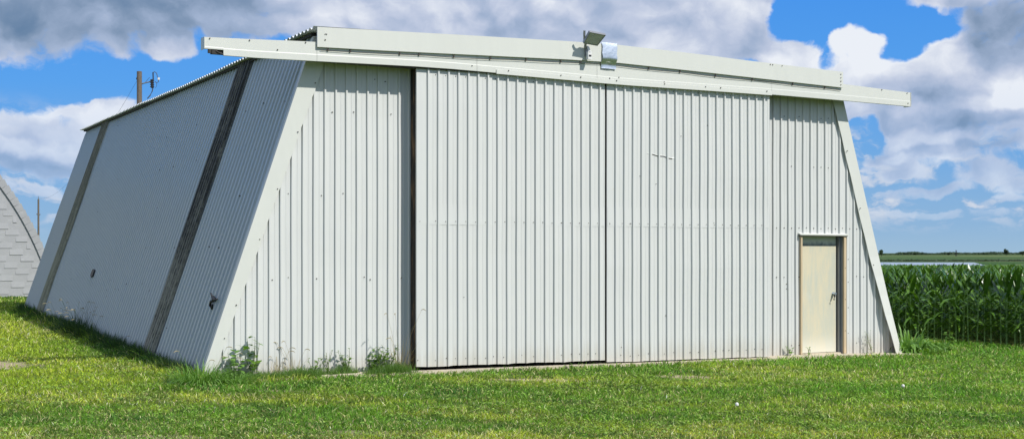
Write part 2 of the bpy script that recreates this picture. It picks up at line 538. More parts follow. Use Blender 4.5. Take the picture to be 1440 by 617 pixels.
for k in range(130):
    t = random.uniform(.3, L-.3); z = random.choice((.55, 1.0, 1.75, 2.5, 3.2, 3.9, 4.5))+random.uniform(-.05, .05)
    if k > 98: t = random.gauss(7.6, 2.3); z = .95+random.gauss(0, .13)
    r_ = random.uniform(.005, .011)
    t = min(max(t, .2), L-.2)
    c = Vector((LEAN_L*z, t, z+GT*t))+nrm*.012; u = Vector((0, 1, 0)); w = nrm.cross(u)
    ring = [c+(u*math.cos(a)+w*math.sin(a))*r_ for a in [q*math.pi/3 for q in range(6)]]
    sw.prism([p-nrm*.02 for p in ring], [p+nrm*.006 for p in ring])
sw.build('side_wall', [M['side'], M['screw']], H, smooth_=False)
for (t0, t1, mk, lab) in ((2.95, 3.82, 'fib1', 'dark brown weathered translucent strip near the front corner'), (15.15, 16.05, 'fib2', 'tan weathered translucent strip near the back corner')):
    st = MB(); corr_side(st, t0, t1, off=.034, pitch=.146, h=.034, base=-.2, top=4.79, seed=9)
    o = st.build('translucent_strip', M[mk], H); o['label'] = lab

# ---- torn hardware on the side wall
def on_side(t, z, off=0.0):
    return Vector((LEAN_L*z, t, z+GT*t))+nrm*off
hb = MB()
c = on_side(.53, 1.03, .02)
hb.tube([c, c+nrm*.05+Vector((0, -.05, .03)), c+nrm*.06+Vector((0, -.12, -.01)), c+nrm*.03+Vector((0, -.2, .02))], [.022, .03, .018, .012], 6)
hb.tube([c+nrm*.02, c+nrm*.05+Vector((0, .08, -.03)), c+nrm*.05+Vector((0, .13, -.09)), c+nrm*.04+Vector((0, .06, -.12)), c+nrm*.05+Vector((0, .0, -.07))], [.02, .022, .016, .02, .012], 6)
hb.tube([c+nrm*.03, c+nrm*.07+Vector((0, .02, .09))], [.025, .008], 6)
o = hb.build('bracket', M['black'], H, smooth_=True); o['label'] = 'twisted black hose hook by the front corner'
hb = MB()
c = on_side(10.4, 1.17-.005, .015)
uu = Vector((0, 1, 0)); ww = Vector((LEAN_L, 0, 1)).normalized()
ring = [c+uu*a+ww*b for a, b in ((-.13, -.05), (.02, -.09), (.14, -.04), (.14, .06), (.0, .09), (-.12, .05))]
hb.prism(ring, [p+nrm*.04 for p in ring])
o = hb.build('vent_hole', M['black'], H); o['label'] = 'small black vent cover low on the side wall'

# ---- hidden walls, slab and floor
rw = MB()
def corr_right(mb):
    pitch, amp = .162, .011
    ts = list(np.arange(0.06, L, pitch/3))+[L]; zz = [-.35, 2.2, 4.8]
    vs = []
    for t in ts:
        a = amp*math.cos(2*math.pi*t/pitch)
        for z in zz: vs.append((12.60-.3003*z+a, t, z+GT*t))
    fs = [(i*3+j, (i+1)*3+j, (i+1)*3+j+1, i*3+j+1) for i in range(len(ts)-1) for j in range(2)]
    mb.add(vs, fs)
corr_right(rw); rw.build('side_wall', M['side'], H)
bw = MB(); zg = GT*L
n = 78
xs = [i*.162 for i in range(n)]
vs = []
for i in range(160):
    s = i*12.6/159; q = .012 if i % 2 else 0
    zt_ = max(-.3, min(4.8, s/LEAN_L, (12.6-s)/.3003))
    vs += [(s, L+q, -.35), (s, L+q, zt_+zg)]
bw.add(vs, [(2*i, 2*i+1, 2*i+3, 2*i+2) for i in range(159)])
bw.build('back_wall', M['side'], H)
sl = MB()
edge = [(-.02, .0), (.30, .012), (.50, .012), (2.9, .012), (5.4, -.004), (7.0, -.02), (8.7, -.029), (10.8, -.041), (12.60, -.082), (12.95, -.09)]
N = len(edge)
front = []
for i, (s, z) in enumerate(edge):
    q = .40 if .4 < s < 12.8 else .28
    front.append((s, -q, z))
vs = [(s, y, z) for s, y, z in front]+[(s, y, -.30) for s, y, z in front]+[(min(s, 12.6), .02, z) for s, y, z in front]+[(min(s, 12.6), .02, -.3) for s, y, z in front]
fs = []
for i in range(N-1):
    fs += [(i, i+1, 2*N+i+1, 2*N+i), (N+i, i, i+1, N+i+1)[::-1]]
fs += [(0, 2*N, 3*N, N), (N-1, 2*N-1, 4*N-1, 3*N-1)]
sl.add(vs, fs)
sl.build('foundation_slab', M['concrete'], H)
fl = MB(); fl.add([(.15, .03, -.06), (12.4, .03, -.14), (12.4, L-.1, .08), (.15, L-.1, .15)], [(0, 1, 2, 3)])
fl.build('floor', M['void'], H)

# ---- roof: low gable, sheets running across
rf = MB()
ts = list(np.arange(-.32, L+.14, .162/6))
def roofz(s): return 4.826+(.094)*(1-abs(s-6.39)/4.89)-.035*max(0, min(1, (s-6.4)/2.5))
vs = []
cols = [1.47, 3.0, 4.6, 6.39, 8.1, 9.7, 10.9]
for t in ts:
    a = .020*math.cos(2*math.pi*t/.162)+(float(vnoise(t*.8, 3.3))-.5)*.02-.018*math.exp(-((t-7.5)/3.)**2)
    for s in cols: vs.append((s, t, roofz(s)+a+GT*max(t, 0)))
nc = len(cols)
rf.add(vs, [(i*nc+j, i*nc+j+1, (i+1)*nc+j+1, (i+1)*nc+j) for i in range(len(ts)-1) for j in range(nc-1)])
rf.build('roof', M['roof'], H)
ev = MB()   # board under the roof edge, coloured dark for the shadow of the overhang
ev.add([(1.545, 0, 4.765), (1.66, 0, 4.765), (1.66, 0, 4.80), (1.545, 0, 4.80), (1.545, L, 4.765+GT*L), (1.66, L, 4.765+GT*L), (1.66, L, 4.80+GT*L), (1.545, L, 4.80+GT*L)],
       [(0, 1, 2, 3), (4, 7, 6, 5), (0, 4, 5, 1), (3, 2, 6, 7), (0, 3, 7, 4), (1, 5, 6, 2)])
ev.build('eave_shade_board', M['dark'], H)

# ---- fascia above the track
FT = [(1.508, 4.832), (2.488, 4.859), (3.587, 4.890), (5.499, 4.938), (6.30, 4.949), (6.46, 4.948), (8.158, 4.909), (8.73, 4.885), (10.985, 4.823)]
FB = [(1.508, 4.555), (2.488, 4.575), (3.587, 4.606), (5.499, 4.658), (6.30, 4.670), (6.46, 4.668), (8.158, 4.628), (8.73, 4.612), (10.985, 4.553)]
def interp(tab, s): return float(np.interp(s, [a for a, _ in tab], [b for _, b in tab]))
def sheet(name, s0, s1, tab_b, tab_t, q, th, mats, breaks=8, scr=(), lip=0):
    mb = MB(); S = np.linspace(s0, s1, breaks+1)
    S = sorted(set(list(S)+[a for a, _ in tab_t if s0 < a < s1]))
    for a, b in zip(S[:-1], S[1:]):
        def ring(s):
            zb_, zt_ = interp(tab_b, s), interp(tab_t, s)
            w = (float(vnoise(s*1.3, q*9))-.5)*.004
            return [(s, -q-w, zb_), (s, -q-w, zt_), (s, -(q-th), zt_), (s, -(q-th), zb_)]
        mb.prism(ring(a), ring(b))
    if scr: screws(mb, scr, q)
    return mb.build(name, mats, H)
sheet('fascia', 1.508, 6.37, FB, FT, .372, .022, [M['trim'], M['screw']], 8, [(1.62, 4.74), (1.64, 4.74), (1.62, 4.66)])
sheet('fascia', 6.374, 10.985, FB, FT, .374, .022, [M['trim'], M['screw']], 8, [(10.93, 4.78), (10.93, 4.72), (10.93, 4.66), (10.93, 4.60), (9.45, 4.845), (9.65, 4.84), (9.40, 4.845)])
sf = MB()   # dark box between wall and fascia, added to stop light leaking in
for s0, s1 in ((1.75, 6.37), (6.37, 10.9)):
    sf.prism([(s0, -.35, interp(FB, s0)+.02), (s0, -.35, interp(FT, s0)-.03), (s0, -.0, interp(FT, s0)-.03), (s0, -.0, interp(FB, s0)+.02)],
             [(s1, -.35, interp(FB, s1)+.02), (s1, -.35, interp(FT, s1)-.03), (s1, -.0, interp(FT, s1)-.03), (s1, -.0, interp(FB, s1)+.02)])
sf.build('soffit_light_block', M['dark'], H)
lc = MB()  # end caps of the gable box
lc.add([(1.75, -.35, 4.60), (1.75, 0, 4.60), (1.75, 0, 4.84), (1.75, -.35, 4.84)], [(0, 1, 2, 3)])
lc.build('gable_end', M['side'], H)

# ---- track covers
TB = [(-.1, 4.352), (.65, 4.350), (1.45, 4.363), (3.0, 4.391), (3.6, 4.392), (5.5, 4.367), (6.4, 4.350), (8.2, 4.356), (9.4, 4.356), (10.9, 4.342), (12.6, 4.318)]
TT = [(-.1, 4.577), (.56, 4.596), (1.1, 4.617), (1.515, 4.629), (3.5, 4.67), (6.4, 4.70), (8.2, 4.665), (11.06, 4.622), (12.6, 4.563)]
def cover(s0, s1, notch=False, ends=(0, 0), scr=()):
    mb = MB(); S = sorted(set(list(np.linspace(s0, s1, 10))+[a for a, _ in TB if s0 < a < s1]+([.205] if notch else [])))
    def prof(s, lift):
        zb_, zt_ = interp(TB, s), interp(TT, s)
        w = (float(vnoise(s*1.1, 7.7))-.5)*.008
        q = .334+w
        if lift: zb_ += .072
        crease = zb_+.085 if not lift else zb_+.02
        return [(s, -.30, zb_), (s, -q-.002, zb_), (s, -q-.003, crease), (s, -q+.000, crease+.012), (s, -q, zt_), (s, -.16, zt_+.012)]
    for a, b in zip(S[:-1], S[1:]):
        lift = notch and b < .206
        pa, pb = prof(a, lift), prof(b, lift)
        th = .006
        n_ = len(pa)
        mb.add(pa+pb, [(i, i+1, n_+i+1, n_+i) for i in range(n_-1)])
        ia = [(x, y+th, z-.001) for x, y, z in pa]; ib = [(x, y+th, z-.001) for x, y, z in pb]
        mb.add(ia+ib, [(i, n_+i, n_+i+1, i+1) for i in range(n_-1)])
    for flag, s in zip(ends, (s0, s1)):
        if flag:
            zb_, zt_ = interp(TB, s)+(.072 if notch and s == s0 else 0), interp(TT, s)
            x0, x1 = (s-.004, s+.001) if s == s0 else (s-.001, s+.004)
            mb.box(x0, x1, -.342, -.16, zb_-.002, zt_+.004)
    screws(mb, scr, .336)
    return mb.build('track_cover', [M['trim'], M['screw']], H)
cover(-.05, 1.512, True, (1, 0), [(.02, 4.565), (.56, 4.58), (1.35, 4.61), (.95, 4.48)])
cover(1.516, 3.98, scr=[(3.9, 4.46)])
cover(3.984, 6.05)
cover(6.054, 9.46, scr=[(6.28, 4.425), (6.45, 4.45), (7.3, 4.43)])
cover(9.464, 12.59, False, (0, 1), [(11.9, 4.575), (12.5, 4.55), (12.52, 4.37)])
lp = MB()  # lower lip over the doors
S = np.linspace(4.3, 9.46, 12)
for a, b in zip(S[:-1], S[1:]):
    za, zb_ = interp(TB, a), interp(TB, b)
    lp.prism([(a, -.3475, za-.016), (a, -.3475, za+.050), (a, -.342, za+.053), (a, -.341, za-.016)], [(b, -.3475, zb_-.016), (b, -.3475, zb_+.050), (b, -.342, zb_+.053), (b, -.341, zb_-.016)])
screws(lp, [(s, interp(TB, s)+.045) for s in (4.5, 5.4, 5.75, 6.4, 7.3, 8.1, 8.4, 9.35)], .349)
lp.build('cover_lip', [M['trim'], M['screw']], H)
rl = MB(); rl.box(.06, 12.5, -.31, -.20, 4.372, 4.50); rl.box(1.7, 11.0, -.20, -.0, 4.40, 4.62)
rl.build('track_rail', M['dark'], H)
bh = MB()
for (a, b, z) in ((.0, .04, 4.40), (.05, .12, 4.39)): bh.box(a, b, -.338, -.30, z-.03, z+.02)
bh.tube([(.10, -.335, 4.40), (.16, -.345, 4.37), (.2, -.335, 4.365)], .012)
bh.build('torn_bracket', M['dark'], H)

# ---- galvanised patch over the peak joint
pt = MB(); prof = [(4.967, .378), (4.90, .388), (4.80, .386), (4.74, .392), (4.70, .388), (4.655, .352), (4.615, .347), (4.57, .352)]
S = [6.115, 6.17, 6.24, 6.31, 6.382]
vs = [(s+(.006*math.sin(z*40)), -(q+.006+.004*math.sin(s*30+z*20)), z-.02*abs(s-6.2)) for s in S for z, q in prof]
k = len(prof)
pt.add(vs, [(i*k+j, (i+1)*k+j, (i+1)*k+j+1, i*k+j+1) for i in range(len(S)-1) for j in range(k-1)])
pt.build('flashing_patch', M['galv'], H, smooth_=True)

# ---- cable clipped along under the fascia
cb = MB(); pts = []
for i in range(120):
    s = 1.56+i*(10.95-1.56)/119
    sag = .012*abs(math.sin(s*2.05))+.010*abs(math.sin(s*.9+1))
    pts.append((s, -.352, interp(FB, s)-.030-sag))
cb.tube(pts, .0045, 4)
cb.build('cable', M['cable'], H)
for s in (1.67, 2.0, 2.75, 3.05, 3.6, 4.2, 4.8, 5.4, 5.75, 7.0, 7.6, 8.3, 9.05, 9.9, 10.6):
    z = interp(FB, s)-.030; cc = MB().box(s-.009, s+.009, -.358, -.338, z-.012, z+.022); cc.build('cable_clip', M['cable'], H)

# ---- sliding doors
def sliding(s0, s1, zb0, zb1, first, qp, seed, lab, crease=False):
    mb = MB()
    ribs = [first+.162*k for k in range(40) if first+.162*k < s1-.03]
    zbf = lambda s: zb0+(zb1-zb0)*(s-s0)/(s1-s0)+(float(vnoise(s*6, seed))-.5)*.014
    ribbed(mb, s0, s1, zbf, lambda s: 4.45, qp, ribs, seed=seed)
    mb.cur = 0   # folded side edges
    mb.add([(s0, -qp, zb0), (s0, -qp, 4.45), (s0+.002, -qp+.035, 4.45), (s0+.002, -qp+.035, zb0)], [(0, 1, 2, 3)])
    mb.add([(s1, -qp, zb1), (s1, -qp, 4.45), (s1-.002, -qp+.035, 4.45), (s1-.002, -qp+.035, zb1)], [(0, 3, 2, 1)])
    sc_ = []
    for r in [s0-.08]+ribs:
        s = r+.12 if r > s0 else s0+.05
        if s > s1-.02: continue
        sc_ += [(s, 2.17+random.uniform(-.006, .006))]
        if random.random() < .75: sc_.append((s+random.uniform(-.04, .02), zb0+.09+random.uniform(-.01, .02)))
        if random.random() < .25: sc_.append((s+random.uniform(-.03, .03), random.uniform(.2, 3.9)))
        if random.random() < .6: sc_.append((s, 4.30))
    screws(mb, sc_, qp, .0072)
    mb.cur = 0
    lap = np.linspace(s0+.01, s1-.01, 24)
    for a, b in zip(lap[:-1], lap[1:]):
        za, zb2 = 2.125+.003*math.sin(a*3), 2.125+.003*math.sin(b*3)
        mb.prism([(a, -qp+.004, za), (a, -qp-.0018, za), (a, -qp+.001, za+.30)], [(b, -qp+.004, zb2), (b, -qp-.0018, zb2), (b, -qp+.001, zb2+.30)])
    if crease:   # buckled fold
        mb.cur = 0
        pts = [(7.02, 3.29), (7.12, 3.285), (7.22, 3.262), (7.33, 3.262), (7.42, 3.235), (7.50, 3.225), (7.57, 3.24)]
        for (a, za), (b, zb_) in zip(pts[:-1], pts[1:]):
            mb.prism([(a, -qp+.004, za-.012), (a, -qp-.003, za), (a, -qp+.004, za+.014)], [(b, -qp+.004, zb_-.012), (b, -qp-.003, zb_), (b, -qp+.004, zb_+.014)])
        mb.cur = 1
        for (a, za), (b, zb_) in zip(pts[1:-2], pts[2:-1]):
            mb.prism([(a, -qp, za-.016), (a, -qp-.009, za-.004), (a, -qp, za)], [(b, -qp, zb_-.016), (b, -qp-.009, zb_-.004), (b, -qp, zb_)])
    o = mb.build('sliding_door', [M['panel'], M['screw']], H); o['label'] = lab
    fr = MB()
    for a, b in ((s0+.012, s0+.10), (s1-.10, s1-.012)):
        fr.box(a, b, -qp+.012, -qp+.100, zb0+.02, 4.40)
    for z in (zb0+.10, 1.4, 2.17, 3.1, 4.25):
        fr.box(s0+.10, s1-.10, -qp+.014, -qp+.10, z-.045, z+.045)
    fr.build('door_frame', M['wood'], o)
    return o
sliding(3.041, 6.234, .067, .040, 3.222, .272, 21., 'left sliding door leaf with its bottom edge hanging higher')
sliding(6.272, 9.472, .010, -.022, 6.430, .270, 47., 'right sliding door leaf with a small buckled crease', crease=True)
# weathered timber post seen through the gap beside the left leaf
po = MB(); po.box(3.045, 3.075, -.205, -.06, -.02, 4.37)
po.build('jamb_post', M['wood'], H)
ed = MB(); ed.box(3.17, 3.185, -.045, .06, -.05, 4.5); ed.build('jamb_lining', M['dark'], H)
bk = MB(); bk.add([(3.0, .9, -.1), (9.6, .9, -.1), (9.6, .9, 4.75), (3.0, .9, 4.75)], [(0, 1, 2, 3)]); bk.build('dark_interior', M['void'], H)  # dark sheet standing in for the shade inside the door gaps

# ---- small personnel door
pd = MB(); pd.box(DS0+.012, 11.228, .085, .125, -.022, 1.838)
PD = pd.build('door', M['door'], H); PD['label'] = 'cream steel door faded in vertical patches'
kn = MB()
def disc(mb, cx, cz, y0, y1, r0, r1=None, n=12):
    r1 = r0 if r1 is None else r1
    mb.prism([(cx+r0*math.cos(2*math.pi*k/n), y0, cz+r0*math.sin(2*math.pi*k/n)) for k in range(n)], [(cx+r1*math.cos(2*math.pi*k/n), y1, cz+r1*math.sin(2*math.pi*k/n)) for k in range(n)])
disc(kn, 11.165, 1.00, .087, .075, .030); disc(kn, 11.165, 1.00, .075, .045, .013); disc(kn, 11.165, 1.00, .045, .018, .027, .021)
kn.build('handle', M['galv'], PD)
hk = MB(); hk.tube([(11.158, .04, .985), (11.145, .02, .95), (11.125, .015, .91), (11.13, .02, .885)], [.016, .015, .011, .008], 6)
hk.build('padlock', M['black'], PD)
tsn = MB(); tsn.box(DS0+.012, 11.228, .092, .125, 1.842, 2.02); tsn.build('transom_panel', M['transom'], H)
jm = MB()
jm.box(DS0-.004, DS0+.010, -.012, .15, -.05, 2.02); jm.box(11.256, 11.290, .03, .15, -.05, 2.02); jm.box(11.232, 11.250, .10, .15, -.05, 2.02)
jm.box(11.290, 11.296, -.018, .15, -.05, 2.02)
jm.build('door_frame', M['greyalu'], H)
cs = MB(); cs.box(11.298, 11.345, -.052, .0, -.045, 2.018); cs.box(DS0-.035, DS0-.006, -.046, .0, -.035, 2.018)
screws(cs, [(11.322, z) for z in (.35, .9, 1.45)], .048, .008)
cs.build('door_casing', [M['tanwood'], M['screw']], H)
cp = MB(); cp.prism([(10.305, -.070, 2.016), (10.305, -.075, 2.034), (10.305, 0, 2.062), (10.305, 0, 2.045)], [(11.372, -.070, 2.010), (11.372, -.075, 2.028), (11.372, 0, 2.056), (11.372, 0, 2.039)])
cp.build('drip_cap', M['trim'], H)
cpd = MB(); cpd.box(10.312, 11.366, -.066, -.002, 2.0, 2.010); cpd.build('cap_shade_strip', M['dark'], H)  # dark strip, paints the shade beneath the white drip cap
bx = MB(); bx.box(DS0-.02, 11.36, .16, .175, -.2, 2.1); bx.build('door_backing', M['void'], H)
th = MB(); th.box(DS0+.01, 11.25, -.02, .125, -.10, -.030); th.build('threshold', M['concrete'], H)

# ================================================================== FLOODLIGHT
FL = empty('flood_light', loc_to_world(5.84, -.374, 4.80), ANG)
tag(FL, 'square motion sensor floodlight fixed to the white fascia beside the metal patch', 'floodlight')
def F(s, q, z): return (s-5.84, -(q-.374), z-4.80)
hd = MB()
a0, a1, b1, b0 = Vector(F(5.722, .66, 5.055)), Vector(F(6.010, .66, 5.030)), Vector(F(5.955, .50, 4.885)), Vector(F(5.705, .50, 4.905))
nf = (a1-a0).cross(b0-a0).normalized()
if nf.z > 0: nf = -nf
ctr = (a0+a1+b0+b1)/4
rim = [a0, a1, b1, b0]
hd.prism([p for p in rim], [p-nf*.035 for p in rim])
rim2 = [ctr+(p-ctr)*.86 for p in rim]
hd.prism([p-nf*.035 for p in rim2], [ctr+(p-ctr)*.6-nf*.075 for p in rim])
for i in range(4):
    p, q_ = rim[i], rim[(i+1) % 4]; pi, qi = ctr+(p-ctr)*.90, ctr+(q_-ctr)*.90
    hd.prism([p, q_, qi, pi], [x+nf*.010 for x in (p, q_, qi, pi)])
hd.build('lamp_head', M['greyalu'], FL)
ln = MB(); r3 = [ctr+(p-ctr)*.89 for p in rim]; ln.prism([p+nf*.001 for p in r3], [p+nf*.005 for p in r3]); ln.build('lens', M['lens'], FL)
ar = MB()
ar.box(-.035, .035, -.030, .0, -.08, .06)
ar.tube([F(5.80, .40, 4.86), F(5.76, .48, 4.95), F(5.77, .54, 5.0)], [.022, .018, .016], 8)
ar.tube([F(5.690, .56, 5.085), F(5.700, .54, 5.02), F(5.73, .49, 4.94)], [.018, .018, .016], 8)
ar.build('bracket', M['greyalu'], FL)
se = MB(); se.box(-.03, .035, -.10, -.04, -.125, -.01)
se.tube([(0, -.095, -.02), (-.01, -.07, .05), (-.01, -.04, .07)], .018, 6)
se.build('motion_sensor', M['white'], FL)
se2 = MB(); se2.box(-.018, .024, -.106, -.101, -.085, -.060); se2.build('sensor_lens', M['black'], FL)

# ================================================================== SHINGLED BARN (left, behind)
Q = empty('arched_barn', (-15.8, 42.0, .0), ANG)
tag(Q, 'grey shingled arched barn partly hidden behind the hangar', 'barn')
QC, QR = (-8.9, -2.0), 10.24
def arc(r, zlo, n=40):
    a0 = math.asin((zlo-QC[1])/r)
    return [(QC[0]+r*math.cos(a), QC[1]+r*math.sin(a)) for a in np.linspace(a0, math.pi-a0, n)]
ew = MB(); ring = arc(QR-.05, .30)
ew.add([(x, .0, z) for x, z in ring]+[(QC[0], 0, .30)], [(i, i+1, len(ring)) for i in range(len(ring)-1)])
# T-lock shingles: every second tab of each course stands out
cy = 0; z = .42
while z < 8.0:
    half = math.sqrt(max(0, (QR-.27)**2-(z+.2-QC[1])**2)); x = QC[0]-half+((cy % 2)*.42)
    while x < QC[0]+half-.05:
        x1 = min(x+.40, QC[0]+half)
        if x1-x > .1:
            tl = random.uniform(.010, .018); dz = random.uniform(-.01, .01)
            ew.prism([(x, .0, z-.02+dz), (x, -tl, z-.02+dz), (x, 0, z+.17)], [(x1, .0, z-.02+dz), (x1, -tl, z-.02+dz), (x1, 0, z+.17)])
        x += .84
    z += .21; cy += 1
ew.build('end_wall', M['shingle'], Q)
rb = MB(); o_, i_ = arc(QR, .1, 90), arc(QR-.20, .1, 90)
rb_v = []
for (xo, zo), (xi, zi) in zip(o_, i_): rb_v += [(xo, -.05, zo), (xi, -.035, zi), (xi, .0, zi), (xo, 18, zo)]
rb.add(rb_v, [f for i in range(89) for f in ((4*i, 4*i+4, 4*i+5, 4*i+1), (4*i+1, 4*i+5, 4*i+6, 4*i+2), (4*i, 4*i+3, 4*i+7, 4*i+4))])
# turned shingle butts along the rim
a = math.asin((.35-QC[1])/QR); amax = math.pi-a
while a < amax:
    a2 = a+.0205
    def rp(an, r, y): return (QC[0]+r*math.cos(an), y, QC[1]+r*math.sin(an))
    rb.prism([rp(a, QR-.20, -.052), rp(a, QR+.015, -.052), rp(a, QR+.015, .6), rp(a, QR-.20, .0)], [rp(a2, QR-.20, -.052), rp(a2, QR+.045, -.065), rp(a2, QR+.045, .6), rp(a2, QR-.20, .0)])
    a = a2+.002
rb.build('arched_roof', M['shingle'], Q)
fb = MB(); hw = math.sqrt(QR**2-(.3-QC[1])**2)
fb.box(QC[0]-hw, QC[0]+hw, -.03, 18, -.5, .255); fb.build('foundation', M['concrete'], Q)
sb = MB(); sb.box(QC[0]-hw, QC[0]+hw, -.012, .0, .255, .31); sb.build('sill_board', M['dark'], Q)
bq = MB(); ring = arc(QR-.05, .1, 24); bq.add([(x, 17.9, z) for x, z in ring], [tuple(range(len(ring)))]); bq.build('back_wall', M['shingle'], Q)

# ================================================================== UTILITY POLES
def pole_at(name, x, y, ztop, r, label):
    zb_ = gz(x, y)-.3
    P = empty(name, (x, y, zb_))
    tag(P, label, 'utility pole')
    mb = MB(); h = ztop-zb_
    mb.tube([(0, 0, 0), (.01, 0, h*.5), (0, .01, h)], [r*1.35, r*1.12, r], 10)
    mb.build('pole', M['polewood'], P, smooth_=False)
    return P, h
P1, h1 = pole_at('utility_pole', -17.25, 60.0, 10.12, .115, 'weathered wooden utility pole with side arm rising behind the hangar roof')
k = .0329
def pp(px, py, dy=0.0): return ((px-197.3)*k, dy, h1-(py-101.3)*k)
mb = MB(); mb.tube([pp(201, 118.5), pp(207, 117.2), pp(213.5, 115.5)], .030, 6); mb.build('side_arm', M['greyalu'], P1)
mb = MB(); mb.tube([pp(215.3, 112.5), pp(215.6, 124.5)], .07, 8)
for i in range(4): mb.tube([pp(215.3, 113.5+i*3), pp(215.3, 114.3+i*3)], .10, 8)
mb.tube([pp(216.6, 102.5), pp(216.9, 113)], .030, 6); mb.build('fuse_cutout', M['black'], P1)
mb = MB(); mb.tube([pp(193.8, 110.6), pp(196.5, 111.5)], .075, 8); mb.build('wire_clamp', M['black'], P1)
mb = MB(); mb.tube([pp(224.8, 110), pp(224.2, 113)], .055, 8); mb.build('insulator', M['white'], P1)
mb = MB(); mb.tube([pp(213.5, 115.5), pp(216.5, 115.5)], .05, 6); mb.build('insulator', M['white'], P1)
mb = MB()
mb.tube([pp(216.7, 103), pp(219, 101.8), pp(221.8, 104), pp(222.6, 108), pp(224.3, 112), pp(224.2, 116), pp(221.8, 117.6), pp(219.3, 115.4)], .017, 5)
mb.tube([pp(219.3, 124.6), pp(221.5, 122.5), pp(221.8, 117)], .010, 5)
mb.tube([pp(216.5, 124), pp(215.6, 129), pp(212.5, 135), pp(208.5, 139.5)], .025, 5)
mb.tube([pp(202, 119.5), pp(207, 115.5), pp(210, 111.5), pp(212, 110)], .010, 5)
mb.build('jumper_wire', M['cable'], P1)
# service wire running down to the far pole
P2x, P2y = -54.8, 150.0
P2, h2 = pole_at('utility_pole', P2x, P2y, 8.0, .10, 'thin distant utility pole between the grey barn and the hangar')
mb = MB(); k2 = .0823
mb.tube([(-.22, 0, h2-21*k2), (.22, 0, h2-21.5*k2)], .08, 6); mb.build('side_arm', M['greyalu'], P2)
mb = MB(); mb.tube([(0, 0, h2-.1), (0, 0, h2+.3)], .04, 5); mb.build('top_pin', M['greyalu'], P2)
def catenary(a, b, sag, n=24):
    a, b = Vector(a), Vector(b)
    return [a.lerp(b, i/n)-Vector((0, 0, sag*4*(i/n)*(1-i/n))) for i in range(n+1)]
wa = (-17.35, 60.0, 10.12-.42)
mb = MB(); mb.tube(catenary(wa, (P2x, P2y, 8.1), 1.6), .006, 4)
o = mb.build('overhead_wire', M['cable']); tag(o, 'thin overhead wire sloping down from the wooden pole to the distant pole', 'wire')

# ================================================================== GROUND
def axis(near, step, far, grow, lo=False):
    v = [0.0]; s = step
    while v[-1] < far:
        if v[-1] > near: s *= grow
        v.append(v[-1]+s)
    return v
px_ = axis(28, .6, 6500, 1.07); xs = np.array([-a for a in px_[:0:-1]]+px_)
ys = np.array([-a for a in axis(6, 1.5, 5000, 1.25)[:0:-1]]+axis(60, .6, 6500, 1.025))
X, Y = np.meshgrid(xs, ys)
Z = ground_z(X, Y)
nx, ny = len(xs), len(ys)
verts = np.stack([X.ravel(), Y.ravel(), Z.ravel()], 1)
idx = np.arange(nx*ny).reshape(ny, nx)
faces = np.stack([idx[:-1, :-1].ravel(), idx[:-1, 1:].ravel(), idx[1:, 1:].ravel(), idx[1:, :-1].ravel()], 1)
g = np_mesh('ground', verts, faces, M['ground']); tag(g, kind='structure')
g.data.polygons.foreach_set('use_smooth', np.ones(len(faces), bool))
mb = MB(); mb.add([(60, 690, -4.76), (.345*690+15, 690, -4.76), (.345*1010+10, 1010, -4.76), (60, 1010, -4.76)], [(0, 1, 2, 3)])
w_ = mb.build('lake', M['water']); tag(w_, kind='structure')

# ================================================================== LAWN
def in_hangar(s, t, m=0.0):
    return (s > -m) & (s < 12.62+m) & (t > -.4-m*.2) & (t < L+m)
CU = np.array((.707, -.707)); CV = np.array((.707, .707)); C0 = np.array((9.3, 25.85))
def corn_w(x, y): return (x-C0[0])*CV[0]+(y-C0[1])*CV[1]
def lawn_colour(x, y, n):
    a = fbm(x*.55+3, y*.9+7, 4); b = fbm(x*2.3+13, y*3.1+1, 3); e = fbm(x*7+31, y*9+11, 2); c = RS.rand(n)
    green = np.array((.125, .270, .030)); yel = np.array((.36, .45, .050)); dark = np.array((.040, .120, .022)); straw = np.array((.62, .56, .30))
    k = np.clip((a-.5)*3.6+.52+(b-.5)*1.4+(e-.5)*.8, 0, 1)[:, None]
    col = green*(1-k)+yel*k
    k2 = (smooth(.52, .66, b)*.7+smooth(.55, .72, e)*.6)[:, None]; k2 = np.clip(k2, 0, .9); col = col*(1-k2)+dark*k2
    # the left side by the wall grows lusher and lighter
    s, t = (x-AX)*D[0]+(y-AY)*D[1], (x-AX)*E[0]+(y-AY)*E[1]
    lush = (smooth(-.2, -1.5, s)*smooth(-2.2, 0, t)*.6)[:, None]
    col = col*(1-lush)+np.array((.40, .52, .040))*lush
    # cooler turf towards the right
    r_ = (smooth(1, 6, x)*smooth(13, 17, y)*.5)[:, None]; col = col*(1-r_)+np.array((.130, .310, .036))*r_
    near = smooth(14.5, 11.5, y)
    k3 = ((c < .09+.14*near+.14*smooth(.54, .68, a))*.85)[:, None]; col = col*(1-k3)+straw*k3
    col = col*np.array((1.10, 1.06, 1.0))*np.exp(RS.normal(0, .42, n))[:, None]
    return np.clip(col, 0, .85)
NB = 760000
r = np.exp(RS.uniform(math.log(10.2), math.log(68), NB)); th = RS.uniform(R(-31), R(31), NB)
bx_, by_ = r*np.sin(th), r*np.cos(th)
s_, t_ = (bx_-AX)*D[0]+(by_-AY)*D[1], (bx_-AX)*E[0]+(by_-AY)*E[1]
keep = ~in_hangar(s_, t_)
keep &= corn_w(bx_, by_) < .1
keep &= ~((s_ > .45) & (s_ < 12.9) & (t_ > -.405) & (t_ < .1))
dirt = np.zeros(NB)
nn = fbm(bx_*7, by_*9, 3)
for (cx, cy, rx, ry, kk) in DIRT:
    f = 1-np.hypot((bx_-cx)/rx, (by_-cy)/ry)+(nn-.5)*1.9
    dirt = np.maximum(dirt, smooth(-.1, .35, f)*kk)
